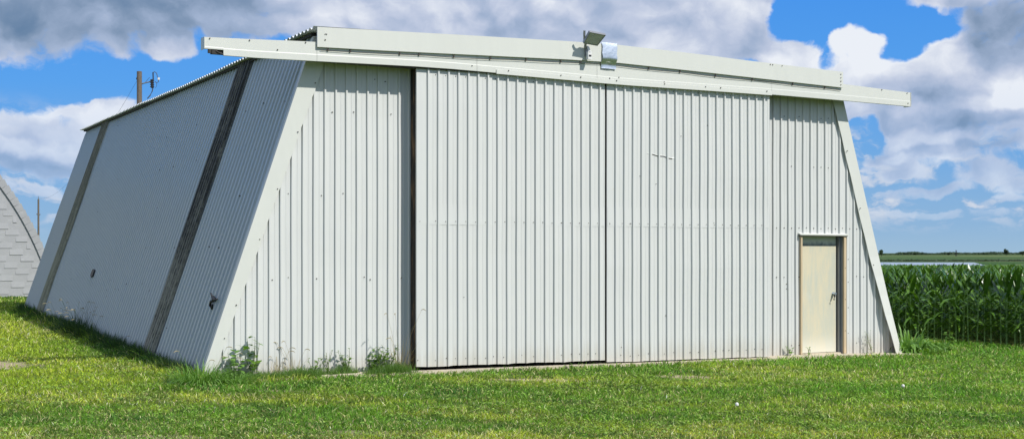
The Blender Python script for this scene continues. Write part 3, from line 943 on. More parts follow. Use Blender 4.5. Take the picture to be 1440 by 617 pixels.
thin = smooth(.60, .78, fbm(bx_*1.6+50, by_*2.2+20, 4))*.55*smooth(19, 12, by_)
keep &= RS.rand(NB) > np.maximum(dirt*.96, thin)
bx_, by_, r, s_, t_ = bx_[keep], by_[keep], r[keep], s_[keep], t_[keep]; n = len(bx_)
sc_ = np.sqrt(r/12)
hgt = (.022+.028*RS.rand(n))*sc_**.7*(.75+.9*fbm(bx_*1.1, by_*1.4, 3))
# strips the mower misses
edge_s = ((s_ < .05) & (s_ > -.40) & (t_ > -.6) & (t_ < L+.5)); hgt *= (.6+.8*fbm(bx_*5.5, by_*7, 2))
hgt[edge_s] *= 1+1.6*smooth(.40, .05, -s_[edge_s])*(.5+RS.rand(edge_s.sum()))
edge_f = ((t_ > -.58) & (t_ < -.40) & (s_ > -.3) & (s_ < 13)); hgt[edge_f] *= 1.35
edge_f2 = ((s_ > -.2) & (s_ < 1.9) & (t_ > -.75) & (t_ < -.4)); hgt[edge_f2] *= 1.3
cw = corn_w(bx_, by_); edge_c = cw > -.5; hgt[edge_c] *= 1.5
wid = (.0055+.005*RS.rand(n))*(r/12)**.85
az = RS.rand(n)*2*math.pi; lean = hgt*RS.uniform(.1, 1.5, n); fa = RS.rand(n)*math.pi
bz = ground_z(bx_, by_)-.006
ux, uy = np.cos(fa)*wid/2, np.sin(fa)*wid/2
lx, ly = np.cos(az)*lean, np.sin(az)*lean
v = np.empty((n, 5, 3), np.float32)
v[:, 0] = np.stack([bx_-ux, by_-uy, bz], 1); v[:, 1] = np.stack([bx_+ux, by_+uy, bz], 1)
v[:, 2] = np.stack([bx_+lx*.4+ux*.8, by_+ly*.4+uy*.8, bz+hgt*.6], 1); v[:, 3] = np.stack([bx_+lx*.4-ux*.8, by_+ly*.4-uy*.8, bz+hgt*.6], 1)
v[:, 4] = np.stack([bx_+lx, by_+ly, bz+hgt*.92], 1)
b5 = np.arange(n)[:, None]*5
tri = np.concatenate([b5+np.array([0, 1, 2]), b5+np.array([0, 2, 3]), b5+np.array([3, 2, 4])], 0)
lc_ = lawn_colour(bx_, by_, n)
colv = np.ones((n, 5, 4), np.float32); colv[:, :, :3] = lc_[:, None, :]
lawn = np_mesh('lawn_grass', v.reshape(-1, 3), tri, M['blade'], nper=3, col=colv.reshape(-1, 4))
tag(lawn, 'short mown green grass with yellowish patches', 'grass', kind='stuff')

# ---- broad low leaves (clover and plantain) mixed in
NC = 60000
r = np.exp(RS.uniform(math.log(10.4), math.log(26), NC)); th = RS.uniform(R(-29), R(29), NC)
cx, cy = r*np.sin(th), r*np.cos(th)
s_, t_ = (cx-AX)*D[0]+(cy-AY)*D[1], (cx-AX)*E[0]+(cy-AY)*E[1]
pat = fbm(cx*1.3+77, cy*1.9+31, 4)
keep = (~in_hangar(s_, t_)) & ~((s_ > .4) & (s_ < 12.95) & (t_ > -.43) & (t_ < .1)) & (corn_w(cx, cy) < -.2) & (RS.rand(NC) < .12+smooth(.44, .60, pat))
cx, cy, r = cx[keep], cy[keep], r[keep]; n = len(cx)
sz = .0095*(r/12)**.6*(.7+.7*RS.rand(n)); a = RS.rand(n)*6.283; tilt = RS.uniform(-.5, .5, n); tilt2 = RS.uniform(-.5, .5, n)
z0 = ground_z(cx, cy)+.025+.035*RS.rand(n)
v = np.empty((n, 4, 3), np.float32)
for k_, (du, dv) in enumerate(((-1, -.7), (.9, -.8), (1, .8), (-.8, .9))):
    ca, sa = np.cos(a), np.sin(a)
    ox, oy = (du*ca-dv*sa)*sz, (du*sa+dv*ca)*sz
    v[:, k_] = np.stack([cx+ox, cy+oy, z0+ox*tilt+oy*tilt2], 1)
col = np.array((.26, .40, .075))*(.4+1.1*RS.rand(n))[:, None]
colv = np.ones((n, 4, 4), np.float32); colv[:, :, :3] = col[:, None, :]
clv = np_mesh('clover_leaves', v.reshape(-1, 3), np.arange(n*4).reshape(-1, 4), M['blade'], nper=4, col=colv.reshape(-1, 4))
tag(clv, 'low broad clover leaves scattered through the mown lawn', 'clover', kind='stuff')

# ================================================================== CORN
def corn_mesh(seed, H_=1.62, lo=False):
    rnd = random.Random(seed)
    st = MB(); lf = MB()
    lean = rnd.uniform(-.03, .03)
    n_ = 5
    st.tube([(lean*i/n_*H_, 0, H_*.86*i/n_) for i in range(n_+1)], [.014-.009*i/n_ for i in range(n_+1)], 5)
    st.v = st.v
    pl = rnd.uniform(0, math.pi)
    nl = 10 if not lo else 8
    for i in range(nl):
        h = H_*(.10+.76*i/(nl-1))+rnd.uniform(-.02, .02)
        az_ = pl+math.pi*(i % 2)+rnd.uniform(-.45, .45)
        upw = .9+1.5*(i/(nl-1))**2+rnd.uniform(-.2, .3)
        ln_ = (.42+.34*math.sin(math.pi*min(1, .25+i/nl*.75)))*rnd.uniform(.85, 1.12)*(1 if i < nl-2 else .75)
        if i == 0: ln_ *= .6
        bend = rnd.uniform(1.3, 2.6) if i < nl-3 else rnd.uniform(.35, 1.1)
        lf.blade((lean*h, 0, h), (math.cos(az_), math.sin(az_), upw), ln_, rnd.uniform(.065, .095), bend, seg=6 if not lo else 3, tipw=.06)
    for j in range(4):   # upright whorl
        az_ = rnd.uniform(0, 6.283)
        lf.blade((lean*H_*.86, 0, H_*.82), (math.cos(az_)*.35, math.sin(az_)*.35, 1), rnd.uniform(.24, .38), .036, rnd.uniform(.05, .5), seg=3, tipw=.06)
    return st, lf
protos = []
for sd in range(9):
    st, lf = corn_mesh(sd, 1.40+.03*(sd % 4))
    ms = bpy.data.meshes.new('stalk'); ms.from_pydata(st.v, [], st.f); ms.materials.append(M['corn_stalk'])
    ml = bpy.data.meshes.new('leaves'); ml.from_pydata(lf.v, [], lf.f); ml.materials.append(M['corn_leaf'])
    protos.append((ms, ml))
cands = []
for row in range(0, 62):
    wv = .25+row*.74
    for i in range(-60, 240):
        u = i*.155+random.uniform(-.03, .03)
        x, y = C0+CU*u+CV*(wv+random.uniform(-.04, .04))
        s, t = world_to_loc(x, y)
        if t < 21 and s < 13.9: continue
        if x > 34: continue
        if u < -34 or u > 20: continue
        cands.append((row, x, y))
def scr_x(x, y): return 720+1823*x/y
vis = sorted([c for c in cands if 1236 < scr_x(c[1], c[2]) < 1462 and world_to_loc(c[1], c[2])[0] > 12.9], key=lambda c: c[2])[:298]
visset = set(vis)
proto_c = []
for (ms, ml) in protos:
    pass
first = {}
for j, (row, x, y) in enumerate(vis):
    v_ = random.randrange(len(protos)); ms, ml = protos[v_]
    root = empty('corn_plant', (x, y, gz(x, y)-.01), random.uniform(-.5, .5)+random.choice((0, math.pi)))
    root.scale = (1, 1, random.uniform(.94, 1.05))
    if row == 0: lab, grp = 'green corn plant in the front row along the mown grass', 'corn plants of the front row'
    elif row == 1: lab, grp = 'green corn plant in the second row behind the field edge', 'corn plants of the second row'
    else: lab, grp = 'green corn plant deeper inside the cornfield', 'corn plants deeper in the field'
    tag(root, lab, 'corn plant', grp)
    a = bpy.data.objects.new('stalk', ms); COL.objects.link(a); a.parent = root
    b = bpy.data.objects.new('leaves', ml); COL.objects.link(b); b.parent = root
# the rest of the field as one mass
def merge_np(mesh_pair_list, places, name, m_list):
    VV = []; FF = []; MI = []; base = 0
    for (pv, pf, pm) in mesh_pair_list: pass
lo_protos = []
for sd in range(6):
    st, lf = corn_mesh(100+sd, 1.36+.02*sd, lo=True)
    vv = np.array(st.v+lf.v, np.float32); ff = np.array([f for f in st.f if len(f) == 4]+[tuple(i+len(st.v) for i in f) for f in lf.f], np.int32)
    lo_protos.append((vv, ff))
rest = [(x, y) for c in cands if c not in visset for (x, y) in [(c[1], c[2])] if random.random() < (1.0 if y < 42 else .45)]
# far part of the field, thinner stand but still tall
for i in range(5200):
    y = random.uniform(58, 150); x = y*random.uniform(.24, .47)
    rest.append((x, y))
VV = []; FF = []; base = 0
rest = rest[:16000]
XY = np.array(rest); ZZ = ground_z(XY[:, 0], XY[:, 1])
for i, (x, y) in enumerate(rest):
    vv, ff = lo_protos[i % 6]; a = random.uniform(0, 6.283); ca, sa = math.cos(a), math.sin(a)
    q = np.empty_like(vv); wsc = 1.0 if y < 50 else 2.0
    q[:, 0] = (vv[:, 0]*ca-vv[:, 1]*sa)*wsc+x; q[:, 1] = (vv[:, 0]*sa+vv[:, 1]*ca)*wsc+y
    q[:, 2] = vv[:, 2]*random.uniform(.93, 1.05)+ZZ[i]
    VV.append(q); FF.append(ff+base); base += len(vv)
cf = np_mesh('cornfield', np.concatenate(VV), np.concatenate(FF), M['corn_leaf'])
tag(cf, 'dense dark green cornfield stretching away behind the nearest plants', 'cornfield', kind='stuff')

# ================================================================== WEEDS AND TUFTS
def tuft(name, x, y, label, n=160, h=.35, rad=.25, m='tuft', droop=1.2, w=.012, z=None, group=None, cat='grass tuft', heads=0, seed=1):
    rnd = random.Random(seed); z = gz(x, y) if z is None else z
    root = empty(name, (x, y, z-.01)); tag(root, label, cat, group)
    mb = MB()
    for i in range(n):
        a = rnd.uniform(0, 6.283); q = rad*math.sqrt(rnd.random())*.6
        out = rnd.uniform(.1, .9)
        mb.blade((q*math.cos(a), q*math.sin(a), 0), (math.cos(a)*out, math.sin(a)*out, 1), h*rnd.uniform(.5, 1.25), w*rnd.uniform(.7, 1.2), droop*rnd.uniform(.4, 1.3), seg=4)
    if heads:
        sm = mb; hm = mb
        for i in range(heads):
            a = rnd.uniform(0, 6.283); q = rad*rnd.random()
            hh = h*rnd.uniform(1.0, 1.7); lx_, ly_ = math.cos(a)*hh*.35, math.sin(a)*hh*.35
            p = [(q*math.cos(a), q*math.sin(a), 0), (q*math.cos(a)+lx_*.4, q*math.sin(a)+ly_*.4, hh*.6), (q*math.cos(a)+lx_, q*math.sin(a)+ly_, hh)]
            mb.cur = 0; sm.tube(p, .0018, 3); mb.cur = 1
            e_ = Vector(p[2]); d_ = Vector((math.cos(a), math.sin(a), .1))
            hm.tube([e_-d_*.01, e_+d_*.03+Vector((0, 0, .01)), e_+d_*.06, e_+d_*.08-Vector((0, 0, .02))], [.002, .006, .006, .002], 5)
    mb.build('blades', [M[m], M['head']], root)
    return root
def weed(name, x, y, z, label, h=.4, leaves=22, size=.06, spread=.14, m='weed', seed=1, cat='weed', stems=4, sparse=False, stem_m='stem', group=None):
    rnd = random.Random(seed); root = empty(name, (x, y, z)); tag(root, label, cat, group)
    sm = MB(); lf = MB()
    for k_ in range(stems):
        a = rnd.uniform(0, 6.283); hh = h*rnd.uniform(.65, 1.0); tip = Vector((math.cos(a)*spread*rnd.uniform(.4, 1), math.sin(a)*spread*.6*rnd.uniform(.3, 1), hh))
        base_ = Vector((rnd.uniform(-.03, .03), rnd.uniform(-.02, .02), -.02)); mid = base_.lerp(tip, .5)+Vector((rnd.uniform(-.02, .02), 0, .02))
        sm.tube([base_, mid, tip], [.0025, .002, .001] if sparse else [.005, .004, .002], 4)
        nl = max(3, leaves//stems)
        for i in range(nl):
            t = .25+.75*i/(nl-1)
            p = base_.lerp(mid, t*2) if t < .5 else mid.lerp(tip, t*2-1)
            az_ = rnd.uniform(0, 6.283); up_ = rnd.uniform(-.1, .9)
            sz_ = size*1.45*rnd.uniform(.55, 1.15)*(1.1-.4*t)
            dv_ = Vector((math.cos(az_), math.sin(az_), up_)).normalized()
            q = p+dv_*sz_*(.25 if not sparse else .6)
            sm.tube([p, q], .0015, 3)
            lf.blade(q, dv_, sz_, sz_*(.75 if not sparse else .6), rnd.uniform(.3, 1.2), seg=4, tipw=.08)
    sm.build('stems', M[stem_m], root); lf.build('leaves', M[m], root)
    return root
def on_slab(s, q=.12): return loc_to_world(s, -q)
def slabz(s): return interp(edge, s)
# grass at the near corner
x, y, _ = loc_to_world(-.12, -.42)
tuft('grass_tussock', x, y, 'big drooping green grass tussock at the near left corner of the hangar', 620, .30, .62, m='weed_bright', droop=2.6, w=.013, heads=7, seed=3)
x, y, _ = loc_to_world(.30, -.62)
tuft('grass_tussock', x, y, 'smaller grass tussock just right of the hangar corner, under the white trim', 260, .20, .42, m='weed_bright', droop=2.0, w=.011, seed=4)
x, y, _ = loc_to_world(9.75-19.4, 0)
def sidep(t, o): return loc_to_world(-o, t)
for i, (t, o, h, nn_, hd_, lab) in enumerate([
    (9.3, .14, .42, 210, 26, 'tall seeding grass clump with tan heads halfway along the shaded side wall'),
    (8.2, .12, .34, 170, 18, 'seeding grass clump with arched stems right of the tallest clump on the side wall'),
    (10.4, .16, .30, 150, 8, 'low grass clump with pale heads left of the tallest clump on the side wall'),
    (14.9, .08, .26, 90, 0, 'small leafy clump at the foot of the tan translucent strip'),
    (6.6, .10, .26, 130, 4, 'ragged grass clump between the seeding clumps and the dark strip'),
    (5.2, .10, .24, 130, 2, 'ragged dark grass clump just left of the dark brown strip'),
    (3.3, .10, .24, 130, 0, 'dark grass clump at the foot of the dark brown strip'),
    (17.8, .05, .24, 60, 2, 'little grass clump at the far back corner of the hangar'),
    (1.6, .10, .18, 110, 0, 'short grass clump beside the wall just behind the front corner')]):
    x, y, _ = sidep(t, o); tuft('grass_clump', x, y, lab, nn_, h, .42, 'tuft_shade', droop=1.1, w=.012, heads=hd_, seed=20+i)
# unmown fringe down the side wall
NF = 9000; mbv = []; tt = RS.uniform(-.2, L, NF); oo = np.abs(RS.normal(0, .11, NF))+.0
fx, fy = AX-oo*D[0]+tt*E[0], AY-oo*D[1]+tt*E[1]; fz = ground_z(fx, fy)
hh = (.10+.16*RS.rand(NF))*(.6+.9*fbm(tt*1.4, oo*3, 3))*np.exp(-oo*1.2); az = RS.rand(NF)*6.283; ln_ = hh*RS.uniform(.1, .6, NF); wd = .010; fa = RS.rand(NF)*3.14
v = np.empty((NF, 3, 3), np.float32)
v[:, 0] = np.stack([fx-np.cos(fa)*wd/2, fy-np.sin(fa)*wd/2, fz], 1); v[:, 1] = np.stack([fx+np.cos(fa)*wd/2, fy+np.sin(fa)*wd/2, fz], 1)
v[:, 2] = np.stack([fx+np.cos(az)*ln_, fy+np.sin(az)*ln_, fz+hh], 1)
fr_ = np_mesh('unmown_fringe', v.reshape(-1, 3), np.arange(NF*3).reshape(-1, 3), M['tuft_shade'], nper=3)
tag(fr_, 'tall unmown grass fringe along the foot of the shaded side wall', 'grass', kind='stuff')

x, y, _ = on_slab(.40, .20)
weed('broadleaf_weed', x, y, 0, 'shorter broadleaf weed with light green leaves against the white corner trim', .40, 40, .085, .14, 'weed_bright', 5, stems=4)
x, y, _ = on_slab(.66, .16)
weed('broadleaf_weed', x, y, 0, 'tallest broadleaf weed with round dark leaves in front of the left wall', .56, 34, .10, .17, 'weed', 8, stems=5)
for i, (s, h, nl, sz_, m_, nm, lab) in enumerate([
    (1.52, .22, 26, .05, 'weed', 'low_weed', 'low leafy weed on the slab edge, first right of the two broadleaf weeds'),
    (1.74, .34, 16, .04, 'weed', 'low_weed', 'thin upright weed with few leaves on the slab left of the middle clump'),
    (2.02, .34, 44, .05, 'weed', 'low_weed', 'compact dark green weed clump midway along the left bay'),
    (2.38, .26, 50, .05, 'weed', 'low_weed', 'spreading dark weed at the left end of the long weed patch'),
    (2.52, .34, 50, .05, 'weed', 'low_weed', 'tall flowering stem weed in the long weed patch near the sliding door'),
    (2.66, .38, 50, .05, 'weed', 'low_weed', 'dense dark weed at the right end of the long weed patch')]):
    x, y, _ = on_slab(s, .14); weed(nm, x, y, slabz(s), lab, h, nl, sz_, .16, m_, 40+i, stems=6)
for i, (s, h, lab) in enumerate([(1.0, .26, 'dry curved grass stalks on the slab beside the tallest broadleaf weed'), (1.26, .34, 'dry upright grass stalks between the broadleaf weeds and the low weeds'), (2.83, .55, 'tall thin dry grass stalks beside the gap of the left sliding door'), (2.95, .42, 'bleached grass stalks right against the dark door gap')]):
    x, y, _ = on_slab(s, .12); tuft('dry_grass_stalks', x, y, lab, 22, h, .10, 'straw', .5, .006, slabz(s), seed=60+i, cat='dry grass', heads=5)
NF = 6500   # bits of creeping growth along the left slab
ss = RS.uniform(.2, 3.0, NF); qq_ = RS.uniform(.06, .45, NF)
kp = fbm(ss*3, qq_*5+3, 3) > .44; ss, qq_ = ss[kp], qq_[kp]; NF = len(ss)
fx, fy = AX+ss*D[0]-qq_*E[0], AY+ss*D[1]-qq_*E[1]; fz = np.full(NF, .008); hh = (.03+.11*RS.rand(NF))*(.5+fbm(ss*4, qq_, 2)); az = RS.rand(NF)*6.283; fa = RS.rand(NF)*3.14; wd = .009
v = np.empty((NF, 3, 3), np.float32)
v[:, 0] = np.stack([fx-np.cos(fa)*wd/2, fy-np.sin(fa)*wd/2, fz], 1); v[:, 1] = np.stack([fx+np.cos(fa)*wd/2, fy+np.sin(fa)*wd/2, fz], 1); v[:, 2] = np.stack([fx+np.cos(az)*hh*.5, fy+np.sin(az)*hh*.5, fz+hh], 1)
cg = np_mesh('creeping_grass', v.reshape(-1, 3), np.arange(NF*3).reshape(-1, 3), M['tuft'], nper=3)
tag(cg, 'patchy creeping grass growing over the concrete edge of the left bay', 'grass', kind='stuff')
# right end
x, y, _ = loc_to_world(11.86, -.14); weed('wispy_weed', x, y, slabz(11.86), 'wispy sparse weed with thin stems in front of the wall right of the cream door', .42, 44, .028, .16, 'weed', 71, stems=7, sparse=True, stem_m='redstem')
x, y, _ = loc_to_world(10.02, -.12); weed('sprout', x, y, slabz(10), 'tiny yellowish sprout on the slab left of the cream door', .17, 12, .05, .08, 'weed_bright', 72, stems=3)
x, y, _ = loc_to_world(10.42, -.14); weed('sprout', x, y, slabz(10.4), 'tiny green sprout at the lower left corner of the cream door', .14, 10, .045, .06, 'weed_bright', 73, stems=3)
x, y, _ = loc_to_world(13.02, .15)
tuft('leafy_clump', x, y, 'tall arching bright green grass clump against the right corner of the hangar', 420, .46, .50, 'weed_bright', 3.4, .036, cat='grass clump', seed=80)
x, y, _ = loc_to_world(13.75, .35)
tuft('leafy_clump', x, y, 'lower spreading green grass clump between the corner clump and the corn', 380, .28, .60, 'weed_bright', 3.0, .030, cat='grass clump', seed=81)
x, y, _ = loc_to_world(13.1, -.25)
tuft('leafy_clump', x, y, 'dark low clump in front of the tall arching clump', 200, .20, .4, 'weed', 2.4, .026, cat='grass clump', seed=82)
x, y = 8.75, 25.7
weed('low_weed', x, y, gz(x, y), 'small pale broadleaf weed at the foot of the front corn row', .22, 26, .08, .22, 'weed_bright', 83, stems=5)
# clover flowers
for i, (x, y, lab) in enumerate([(5.28, 17.5, 'single white clover flower in the lawn below the right end of the hangar'), (2.62, 15.1, 'single white clover flower in the middle of the lawn')]):
    root = empty('clover_flower', (x, y, gz(x, y))); tag(root, lab, 'flower')
    mb = MB(); mb.tube([(0, 0, 0), (.004, 0, .06)], .002, 4); mb.build('stem', M['stem'], root)
    mb = MB(); rr = .022
    mb.tube([(0, 0, .055), (0, 0, .063), (0, 0, .078), (0, 0, .092), (0, 0, .098)], [rr*.4, rr*.9, rr, rr*.75, rr*.2], 9); mb.build('blossom', M['flower'], root)
x, y, _ = loc_to_world(11.36, -.62)
root = empty('dandelion', (x, y, gz(x, y))); tag(root, 'tiny yellow dandelion at the slab edge below the cream door', 'flower')
M['yellow'] = simple('dandelion_yellow', (.75, .55, .03), .7)
mb = MB(); mb.tube([(0, 0, 0), (.004, 0, .05)], .002, 4); mb.build('stem', M['stem'], root)
mb = MB(); mb.tube([(0, 0, .05), (0, 0, .058), (0, 0, .066)], [.006, .018, .014], 9); mb.build('blossom', M['yellow'], root)

# ================================================================== FAR COUNTRY
def blob_leaves(mb, c, rx, rz, n, leaf, rnd):
    for i in range(n):
        while True:
            p = Vector((rnd.uniform(-1, 1), rnd.uniform(-1, 1), rnd.uniform(-1, 1)))
            if .35 < p.length < 1: break
        p = Vector((c[0]+p.x*rx, c[1]+p.y*rx, c[2]+p.z*rz))
        u = Vector((rnd.gauss(0, 1), rnd.gauss(0, 1), rnd.gauss(0, 1))).normalized(); w = u.orthogonal().normalized()
        s = leaf*rnd.uniform(.6, 1.3)
        mb.add([p-u*s-w*s, p+u*s-w*s, p+u*s+w*s, p-u*s+w*s], [(0, 1, 2, 3)])
def far_tree(px, Yd, h, wd, label, seed):
    rnd = random.Random(seed); x = (px-720)/1823*Yd; z = gz(x, Yd)
    root = empty('distant_tree', (x, Yd, z)); tag(root, label, 'tree', 'distant field trees')
    tk = MB(); tk.tube([(0, 0, 0), (0, 0, h*.3), (.2, 0, h*.7)], [wd*.05, wd*.04, wd*.015], 6)
    for k_ in range(4):
        a = k_*1.6; tk.tube([(0, 0, h*.28), (math.cos(a)*wd*.25, math.sin(a)*wd*.25, h*.6)], [wd*.025, wd*.01], 5)
    tk.build('trunk', M['bark'], root)
    cr = MB()
    for k_ in range(11):
        a = rnd.uniform(0, 6.28); q = wd*.28*rnd.random()
        blob_leaves(cr, (q*math.cos(a), q*math.sin(a), h*rnd.uniform(.38, .8)), wd*rnd.uniform(.18, .28), h*rnd.uniform(.13, .2), 130, wd*.035, rnd)
    cr.build('crown', M['treeleaf'], root)
far_tree(1239.5, 1800, 10.5, 8.5, 'round distant tree just right of the hangar corner on the horizon', 1)
far_tree(1415, 2200, 12.0, 10.5, 'tallest round distant tree on the horizon near the right edge', 2)
far_tree(1438, 2100, 8.0, 11.0, 'distant tree cut by the right edge of the picture', 3)
far_tree(1334, 2400, 5.5, 11.0, 'low broad distant tree just left of the windmill tower', 4)
far_tree(1288, 2500, 5.0, 14.0, 'low flat distant tree left of the middle of the horizon', 5)
# hedge lines far away
rnd = random.Random(9); tl = MB()
for i in range(900):
    px = rnd.uniform(1190, 1560); Yd = 2600+rnd.uniform(-30, 60); x = (px-720)/1823*Yd; z = gz(x, Yd)
    dens = float(vnoise(px*.045, 2.5)); h = 3.0+8.0*max(0, dens-.25)
    if 1240 < px < 1262: h *= .35
    blob_leaves(tl, (x, Yd, z+h*.45), 6, h*.5, 12, 1.3, rnd)
o = tl.build('distant_treeline', M['treeleaf']); tag(o, 'thin dark line of trees along the far horizon', 'treeline', kind='stuff')
sh = MB()
for i in range(900):
    px = rnd.uniform(1180, 1600); x = (px-720)/1823*1018; z = gz(x, 1018)
    on = (px > 1345) or rnd.random() < .8
    blob_leaves(sh, (x, 1018+rnd.uniform(-4, 4), z+.4), 2.2, rnd.uniform(.5, 1.1), 10, .5, rnd)
o = sh.build('shoreline_brush', M['treeleaf']); tag(o, 'low dark brush along the far shore of the lake', 'brush', kind='stuff')
# windpump tower
Yd = 2000; x = (1344.5-720)/1823*Yd; z = gz(x, Yd)
W = empty('windmill_tower', (x, Yd, z)); tag(W, 'tiny dark windmill tower standing on the horizon above the lake', 'windmill')
mb = MB()
for sx in (-1, 1):
    for sy in (-1, 1): mb.tube([(sx*1.0, sy*1.0, 0), (sx*.25, sy*.25, 8.2)], .22, 4)
for zz in (2, 4, 6): mb.box(-.9+zz*.09, .9-zz*.09, -.9+zz*.09, .9-zz*.09, zz, zz+.2)
mb.build('tower', M['dark'], W)
mb = MB()
for k_ in range(12):
    a = k_*math.pi/6; c_, s2 = math.cos(a), math.sin(a)
    mb.add([(c_*.3, -.5, 8.6+s2*.3), (c_*1.3-s2*.25, -.6, 8.6+s2*1.3+c_*.25), (c_*1.3+s2*.25, -.4, 8.6+s2*1.3-c_*.25)], [(0, 1, 2)])
mb.box(-.1, .1, -.4, 2.2, 8.5, 8.7); mb.box(-.05, .05, 1.4, 2.6, 8.1, 9.2)
mb.build('fan_wheel', M['dark'], W)

# ================================================================== SUN, SKY
SUN = Vector((.800*math.cos(R(45.6)), -.600*math.cos(R(45.6)), math.sin(R(45.6)))).normalized()
ld = bpy.data.lights.new('sun', 'SUN'); ld.energy = 4.6; ld.angle = R(.53); ld.color = (1, .965, .90)
lo = bpy.data.objects.new('sun', ld); COL.objects.link(lo); lo.rotation_euler = SUN.to_track_quat('Z', 'Y').to_euler(); lo.location = (20, -20, 30)

w = bpy.data.worlds.new('World'); sc.world = w; w.cycles.sampling_method = 'MANUAL'; w.cycles.sample_map_resolution = 512; w.use_nodes = True
nt = NT(w.node_tree); nt.n.clear()
out = nt.node('ShaderNodeOutputWorld'); bg = nt.node('ShaderNodeBackground'); nt.l.new(bg.outputs[0], out.inputs[0])
BG = .10; bg.inputs[1].default_value = BG
sky = nt.node('ShaderNodeTexSky', sky_type='NISHITA'); sky.sun_disc = False
sky.sun_elevation = R(45.6); sky.sun_rotation = math.atan2(SUN.x, SUN.y); sky.altitude = 300; sky.air_density = 1.0; sky.dust_density = .6; sky.ozone_density = 2.0
tc = nt.node('ShaderNodeTexCoord').outputs['Generated']
dx, dy, dz = nt.sep(tc)
az = nt.math('ARCTAN2', dx, dy); el = nt.math('ARCSINE', dz)
P = nt.xyz(az, el, 0.0)
def col8(c): return tuple(((v/255)/12.92 if v <= 10 else (((v/255)+.055)/1.055)**2.4)/BG for v in c)
def A(px): return math.atan((px-720)/1823)
def EL(py, px=720): return math.atan((356.5-py)/1823*math.cos(A(px)))
def rampc(f, stops):
    n = nt.n.new('ShaderNodeValToRGB'); cr = n.color_ramp
    while len(cr.elements) < len(stops): cr.elements.new(.5)
    for e, (p_, c_) in zip(cr.elements, stops):
        e.position = p_; e.color = (*[v*BG for v in col8(c_)], 1)
    nt.put(n.inputs[0], f)
    s = nt.node('ShaderNodeVectorMath', operation='SCALE'); nt.put(s.inputs[0], n.outputs[0]); s.inputs['Scale'].default_value = 1/BG
    return s.outputs[0]
# clear summer blue, deeper with height, laid over the physical sky
clear = rampc(nt.math('MULTIPLY', el, 1.6), [(0.0, (156, 190, 218)), (.035, (138, 180, 220)), (.12, (108, 168, 228)), (.20, (82, 160, 238)), (.32, (66, 148, 238)), (1.0, (44, 104, 196))])
base = nt.mix(.93, sky.outputs[0], clear)
def warp(scale, amt, seed):
    wn = nt.node('ShaderNodeTexNoise', {'Vector': nt.mapping(P, loc=(seed, seed*1.7, 0)), 'Scale': scale, 'Detail': 5.0, 'Roughness': .55})
    a, b, c = nt.sep(wn.outputs['Color']); return (a-.5)*amt, (b-.5)*amt
w1 = warp(9.0, .060, 0); w2 = warp(34.0, .018, 3)
az2 = az+w1[0]+w2[0]; el2 = el+w1[1]*.75+w2[1]*.9
def blob(px, py, rx, ry, k, lo_=.45, hi_=1.3):
    a0, e0 = A(px), EL(py, px); fx = (az2-a0)/(rx/1823); fy = (el2-e0)/(ry/1823)
    d = nt.math('SQRT', fx*fx+fy*fy)
    return (1-nt.step(lo_, hi_, d))*k
def total(bs):
    r_ = None
    for b_ in bs:
        q = blob(*b_); r_ = q if r_ is None else r_+q
    return r_
# cover: where clouds stand
cov = total([(80, 0, 250, 92, 1.0), (330, -35, 260, 90, .95), (600, 10, 280, 110, 1.0), (860, 10, 250, 90, 1.0), (1005, 30, 98, 80, 1.0), (245, 78, 40, 20, .5),
         (45, 192, 130, 50, 1.05), (130, 172, 62, 36, .8), (30, 262, 75, 13, .7), (20, 300, 60, 8, .35),
         (1118, 80, 52, 34, 1.0), (1215, 90, 42, 52, 1.0), (1180, 138, 150, 40, 1.0), (1318, 92, 50, 40, 1.0), (1270, 120, 40, 30, .5), (1420, 50, 85, 95, 1.05), (1310, -12, 75, 26, .9), (1185, -20, 60, 16, .6),
         (1420, 135, 80, 48, 1.0), (1300, 155, 105, 30, .95), (1350, 195, 150, 24, .95), (1215, 178, 26, 26, -.5),
         (1240, 225, 48, 20, .60), (1330, 236, 80, 24, .60), (1430, 238, 50, 32, .60), (1350, 292, 90, 10, .75), (1240, 288, 45, 8, .55), (1290, 262, 95, 9, .60), (1420, 272, 50, 8, .5), (1380, 315, 90, 5, .3)])
# unseen quarters of the sky: broken cloud field, increased for neutral fill light
back = nt.step(.62, .95, nt.math('ABSOLUTE', az)); hi = nt.step(.24, .34, el)
fld = nt.noise(nt.mapping(P, (1, 2.2, 1)), 3.0, 3, .5)
cov = cov.mn(1.12)+(back.mx(hi))*nt.step(.34, .54, fld)*1.0
Q2 = nt.xyz(az2, el2, 0.0)
nA = nt.noise(nt.mapping(Q2, (1, 1.35, 1)), 11.0, 7, .52)
nB = nt.noise(nt.mapping(Q2, (1, 1.25, 1)), 55.0, 6, .6)
vo = nt.node('ShaderNodeTexVoronoi', {'Vector': nt.mapping(Q2, (1, 1.15, 1)), 'Scale': 42.0}, feature='SMOOTH_F1'); vo.inputs['Smoothness'].default_value = .6
puff = .55-V(nt, vo.outputs['Distance'])
vo2 = nt.node('ShaderNodeTexVoronoi', {'Vector': nt.mapping(Q2, (1, 1.15, 1), loc=(-.004, -.006, 0)), 'Scale': 42.0}, feature='SMOOTH_F1'); vo2.inputs['Smoothness'].default_value = .6
prel = V(nt, vo2.outputs['Distance'])-V(nt, vo.outputs['Distance'])
dens = cov*1.0+(nA-.5)*1.3+(nB-.5)*.80+puff*.55-.10
alpha = nt.step(.40, .79, dens)
